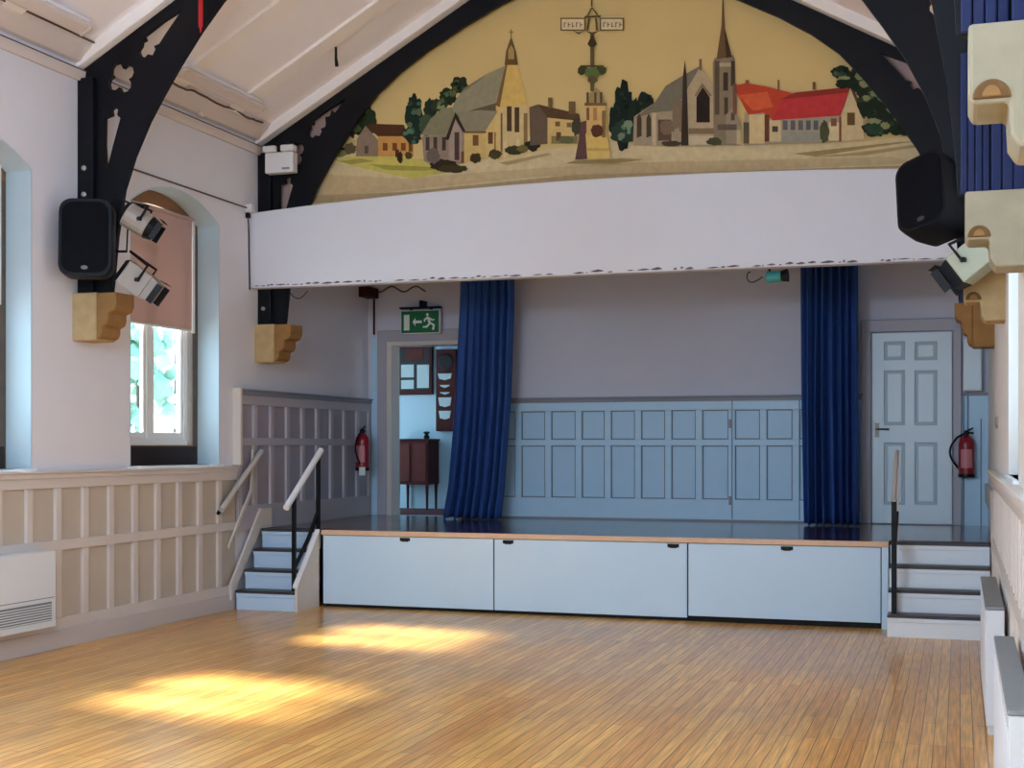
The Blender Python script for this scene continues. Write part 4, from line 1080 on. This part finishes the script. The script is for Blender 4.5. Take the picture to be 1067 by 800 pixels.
# red ribbon on the near truss
x0, z0 = on_y(209, 28, 9.68); x1, z1 = on_y(211, -12, 9.68)
rb = MB().box((x0-.018, 9.675, z0), (x0+.018, 9.69, z1), M_REDC).tube([(x0, 9.682, z0+.02), (x0, 9.682, z0-.05)], [.016, .004], M_REDC, seg=8)
tag(rb.build('red_strap', bevel=.004), 'red strap hanging against the dark truss at the top left', 'strap')
# white emergency light on the far truss
(xa, zt), (xq, zb) = on_y(275, 155, 12.7), on_y(307, 179, 12.7)
em = thing('emergency_light', 'white box shaped emergency light on the dark truss left of the mural', 'light', ((xa+xq)/2, 12.7, zb))
MB().box((xa+.02, 12.68, zb), (xq-.01, 12.79, zt-.05), M_WHITEPL).build('light_body', None, em, bevel=.01)
w = xq-xa
for (p, q) in ((xa, xa+w*.42), (xa+w*.58, xq)):
    MB().box((p, 12.66, zt-.045), (q, 12.76, zt+.02), M_WHITEPL).build('lamp_head', None, em, bevel=.012)
MB().box((xa+w*.62, 12.676, zb+.03), (xa+w*.86, 12.681, zb+.05), M_MOULD).build('indicator_strip', None, em)
MB().box(((xa+xq)/2-.03, 12.70, zt-.05), ((xa+xq)/2+.03, 12.79, zt+.03), M_BLACK).build('mount', None, em)
# ceiling hook
p = roof_pt(350, 49)
hk = MB().tube([p, p+Vector((0, 0, -.10)), p+Vector((.01, 0, -.19))], [.012, .014, .02], M_BLACK, seg=8)
tag(hk.build('ceiling_hook'), 'small dark hook hanging from the sloping ceiling left of the mural', 'hook')
# things under the bulkhead
sp = thing('small_spotlight', 'small teal spotlight under the bulkhead near the right curtain', 'spotlight', (-1.7, 12.95, 3.2))
(xa, zt), (xq, zb) = on_y(797, 281, 12.95), on_y(818, 294, 12.95)
MB().tube([(xa+.02, 12.95, (zt+zb)/2-.01), (xq-.03, 12.93, (zt+zb)/2-.005)], [.055, .05], M_TEAL, seg=14).build('lamp_body', None, sp, bevel=.006)
MB().tube([(xq-.03, 12.93, (zt+zb)/2-.005), (xq+.03, 12.925, (zt+zb)/2)], [.05, .062], M_BLACK, seg=14).build('lamp_hood', None, sp)
MB().tube([((xa+xq)/2-.05, 12.95, zt-.02), ((xa+xq)/2-.05, 12.95, 3.6), ((xa+xq)/2-.05, 13.02, 3.76)], .012, M_BLACK, seg=6).build('hanger', None, sp)
kp = [(xa-.02, 12.95, zb+.06)]+[(xa-.02-.10*math.sin(t*.35)-.01*t, 12.95, zb+.06-.05*math.sin(t*.62)) for t in range(1, 9)]
MB().tube(kp, .006, M_BLACK, seg=5).build('cable_loop', None, sp)
(xa, zt), (xq, zb) = on_y(373, 299, 15.4), on_y(386, 309, 15.4)
jb = thing('ceiling_box', 'small brown box under the stage ceiling left of the exit sign', 'box', ((xa+xq)/2, 15.4, zb))
MB().box((xa, 15.36, zb), (xq, YB-.001, zt), M_MAHOG).build('box_body', None, jb, bevel=.005)
MB().tube([((xa+xq)/2+.03, YB-.02, zb), ((xa+xq)/2+.03, YB-.02, zb-.45)], .012, M_MAHOG, seg=6).build('drop_pipe', None, jb)
wv = MB()
pth = []
for k in range(16):
    px = 388+k*3.6; py = 301+3*math.sin(k*.9)-.02*k
    xx, zz = on_y(px, py, 15.6); pth.append((xx, YB-.006, zz))
wv.tube(pth, .010, mat('cable_and_shadow_gap_brown', (96, 74, 62), .7), seg=5)
tag(wv.build('wire'), 'loose brown wire along the top of the stage back wall', 'wire')
wv = MB(); pth = []
for k in range(10):
    yy, zz = on_x(302+k*2.2, 303+8*math.sin(k*.35), XL+.02); pth.append((XL+.004, yy, zz))
wv.tube(pth, .006, mat('cable_and_shadow_gap_brown', (96, 74, 62), .7), seg=5)
tag(wv.build('wire'), 'thin wire looping on the left stage wall under the bulkhead', 'wire')
# cable dropping at the left end of the bulkhead
wv = MB().tube([(XL+.006, 12.6, 4.1), (XL+.006, 12.62, 3.9), (XL+.006, 12.63, 3.6), (XL+.006, 12.64, 3.28)], .008, M_BLACK, seg=5)
tag(wv.build('wire'), 'dark wire dropping down the left wall beside the bulkhead', 'wire')
sn = thing('wall_sensor', 'small white sensor on the left wall where the bulkhead begins', 'sensor', (XL+.1, 12.6, 4.1))
MB().box((XL+.001, 12.55, 4.08), (XL+.07, 12.64, 4.16), M_WHITEPL).build('sensor_body', None, sn, bevel=.008)
MB().box((XL+.001, 12.56, 4.02), (XL+.04, 12.60, 4.07), M_BLACK).build('cable_gland', None, sn)

# ------------------------------------------------------------------ heaters
h = thing('convector_heater', 'white wall heater with grey grille low on the left panelling', 'heater', (XL+.13, 8.5, .2))
ya, yb = 7.4, 9.19
MB().box((XL+.05, ya, .215), (XL+.19, yb, .82), M_RADW).build('casing', None, h, bevel=.008)
MB().box((XL+.188, ya+.06, .27), (XL+.194, yb-.06, .42), M_GRILLG).build('grille', None, h)
sl = MB()
for k in range(7): sl.box((XL+.19, ya+.06, .275+.02*k), (XL+.199, yb-.06, .283+.02*k), M_RADW)
sl.build('grille_slats', None, h)
MB().box((XL+.188, ya+.02, .45), (XL+.193, yb-.02, .456), M_GRILLG).build('panel_joint', None, h)
def radiator(y0, y1, x0, zt, label):
    r = thing('radiator', label, 'radiator', ((x0+XR)/2, (y0+y1)/2, 0), group='boxed white radiators along the right wall')
    xw = XR-.05
    b = MB().box((x0, y0, .06), (xw, y1, zt-.02), M_RADW)
    b.build('casing', None, r, bevel=.006)
    t = MB().box((x0-.004, y0-.004, zt-.02), (xw, y1+.004, zt), M_GREYTOP)
    t.build('top_grille', None, r, bevel=.006)
    rb = MB()
    n = int((y1-y0)/.07)
    for k in range(n): rb.box((x0-.004, y0+.05+k*.07, .12), (x0+.004, y0+.075+k*.07, zt-.08), M_RADW)
    rb.build('front_ribs', None, r, bevel=.003)
    for y in (y0+.1, y1-.1): MB().box((x0+.01, y-.03, 0), (xw-.01, y+.03, .06), M_RADW).build('foot', None, r)
    MB().tube([(xw-.03, y1+.003, .12), (xw-.03, y1+.10, .12), (xw-.03, y1+.10, 0)], .012, M_RADW, seg=8).build('pipe', None, r, smooth=True)
    return r
radiator(8.2, 10.1, .14, .74, 'white radiator with grey top further along the right wall')
radiator(4.9, 6.8, .155, .76, 'white radiator with grey top nearest the viewer at the lower right')
kb = MB(); yk, zk = on_x(1040, 440, XR)
kb.lathe([(.05, 0), (.05, .012), (.035, .022)], (XR-.0, yk, zk), M_STEEL, seg=16, M=Matrix.Rotation(-PI/2, 3, 'Y'))
tag(kb.build('wall_socket_plate'), 'small round grey plate on the cream right wall', 'plate')

# ------------------------------------------------------------------ outside the windows
structure(MB().box((-40, -20, -.6), (XL-.55, 30, -.5), M_GROUND).build('ground_left', origin=(0, 0, 0)), 'ground outside the left windows, neutral grey for its bounce', 'ground')
structure(MB().box((XR+.55, -20, -.6), (30, 30, -.5), M_GROUND).build('ground_right', origin=(0, 0, 0)), 'ground outside the right windows, neutral grey for its bounce', 'ground')
def garden_tree(c, r, z0, z1, label, m):
    t = thing('garden_tree', label, 'tree', (c[0], c[1], -.5), group='trees outside the left windows')
    b = MB()
    for k in range(46):
        a = random.uniform(0, 2*PI); q = r*math.sqrt(random.random())
        zz = random.uniform(z0, z1); sh = math.sqrt(max(.05, 1-((zz-(z0+z1)/2)/((z1-z0)/2))**2))
        b.blob((c[0]+q*math.cos(a)*sh, c[1]+q*math.sin(a)*sh, zz), random.uniform(.12, .26), m, 1, .35)
    b.build('foliage', None, t)
    MB().tube([(c[0], c[1], -.5), (c[0]+.05, c[1], (z0+z1)/2)], [.09, .05], M_BARK, seg=8).build('trunk', None, t)
for (x, y, r, z0, z1, l, m) in ((-15, 22.6, .8, 2.0, 4.4, 'soft green tree seen through the left hand pane', M_LEAF), (-18.5, 29.5, 1.1, 2.2, 5.7, 'pale blue green tree seen through the right hand pane', M_LEAF2), (-14.2, 17.0, 1.0, 2.0, 4.2, 'tree outside the window cut by the left edge', M_LEAF)):
    garden_tree((x, y), r, z0, z1, l, m)

# ------------------------------------------------------------------ light
w = bpy.data.worlds.new('sky'); bpy.context.scene.world = w; w.use_nodes = True
bg = w.node_tree.nodes['Background']
bg.inputs[0].default_value = (.55, .80, 1.0, 1); bg.inputs[1].default_value = 3.0
sd = bpy.data.lights.new('sun', 'SUN'); sd.energy = 15; sd.angle = math.radians(8.5); sd.color = (1, .96, .90)
so = bpy.data.objects.new('sun', sd); C.objects.link(so); so.location = (-12, 11, 9)
so.rotation_euler = Vector((1.15, -.16, -1.0)).to_track_quat('-Z', 'Y').to_euler()
def portal(loc, rot, sx, sy):
    l = bpy.data.lights.new('window_portal', 'AREA'); l.shape = 'RECTANGLE'; l.size = sx; l.size_y = sy
    l.cycles.is_portal = True
    o = bpy.data.objects.new('window_portal', l); C.objects.link(o); o.location = loc; o.rotation_euler = rot
for y in WY:
    portal((XL-.40, y, 2.78), (0, -PI/2, 0), 2.6, 1.5)
    if y < 11: portal((XR+.40, y, 2.78), (0, PI/2, 0), 2.6, 1.5)
for s in (-1, 1): portal((XC+s*1.4, YF-.25, 2.75), (PI/2, 0, 0), 2.4, 3.7)
portal((-3.7, 16.85, 2.2), (0, PI/2, 0), 1.0, .7)

def add_fill_globe(Y, label):  # added glowing globes, out of view, that brighten the hall
    p = thing('fill_globe', label, 'fill light', (XC, Y, 3.2), group='added fill globes along the ridge')
    gl = mat('fill_glow', (245, 240, 232), .3)
    b = gl.node_tree.nodes['Principled BSDF']; b.inputs['Emission Color'].default_value = (.74, .93, 1.19, 1); b.inputs['Emission Strength'].default_value = FILL_STRENGTH
    MB().lathe([(.02, .42), (.10, .40), (.18, .32), (.22, .2), (.18, .08), (.10, .01), (.02, 0)], (XC, Y, 3.2), gl, seg=20).build('globe', None, p, smooth=True)
    MB().tube([(XC, Y, 3.62), (XC, Y, ZR)], .01, M_BLACK, seg=6).build('cord', None, p)
    MB().lathe([(.06, 0), (.05, .05), (.015, .08)], (XC, Y, 3.61), M_BRASS, seg=12).build('cap', None, p)
FILL_STRENGTH = 62
for y, l in ((3.7, 'added fill globe, out of view, nearest the stage'), (.6, 'added fill globe, out of view, directly left of the viewer'), (-2.0, 'added fill globe, out of view, behind the viewer')):
    add_fill_globe(y, l)

# ------------------------------------------------------------------ camera
cam = bpy.data.cameras.new('camera'); co = bpy.data.objects.new('camera', cam); C.objects.link(co)
co.location = (0, 0, EYE); co.rotation_euler = (PI/2, 0, THETA)
cam.sensor_width = 36; cam.lens = 36*FPX/1067; cam.shift_y = (HORIZ-400)/1067
cam.clip_start = .05; cam.clip_end = 200
s = bpy.context.scene
s.camera = co
s.view_settings.view_transform = 'Standard'; s.view_settings.look = 'None'; s.view_settings.gamma = 1
s.view_settings.use_curve_mapping = False; s.view_settings.exposure = .86
s.cycles.use_denoising = True
s.cycles.max_bounces = 12; s.cycles.diffuse_bounces = 6; s.cycles.transparent_max_bounces = 16
s.cycles.caustics_reflective = False; s.cycles.caustics_refractive = False
s.cycles.sample_clamp_indirect = 8
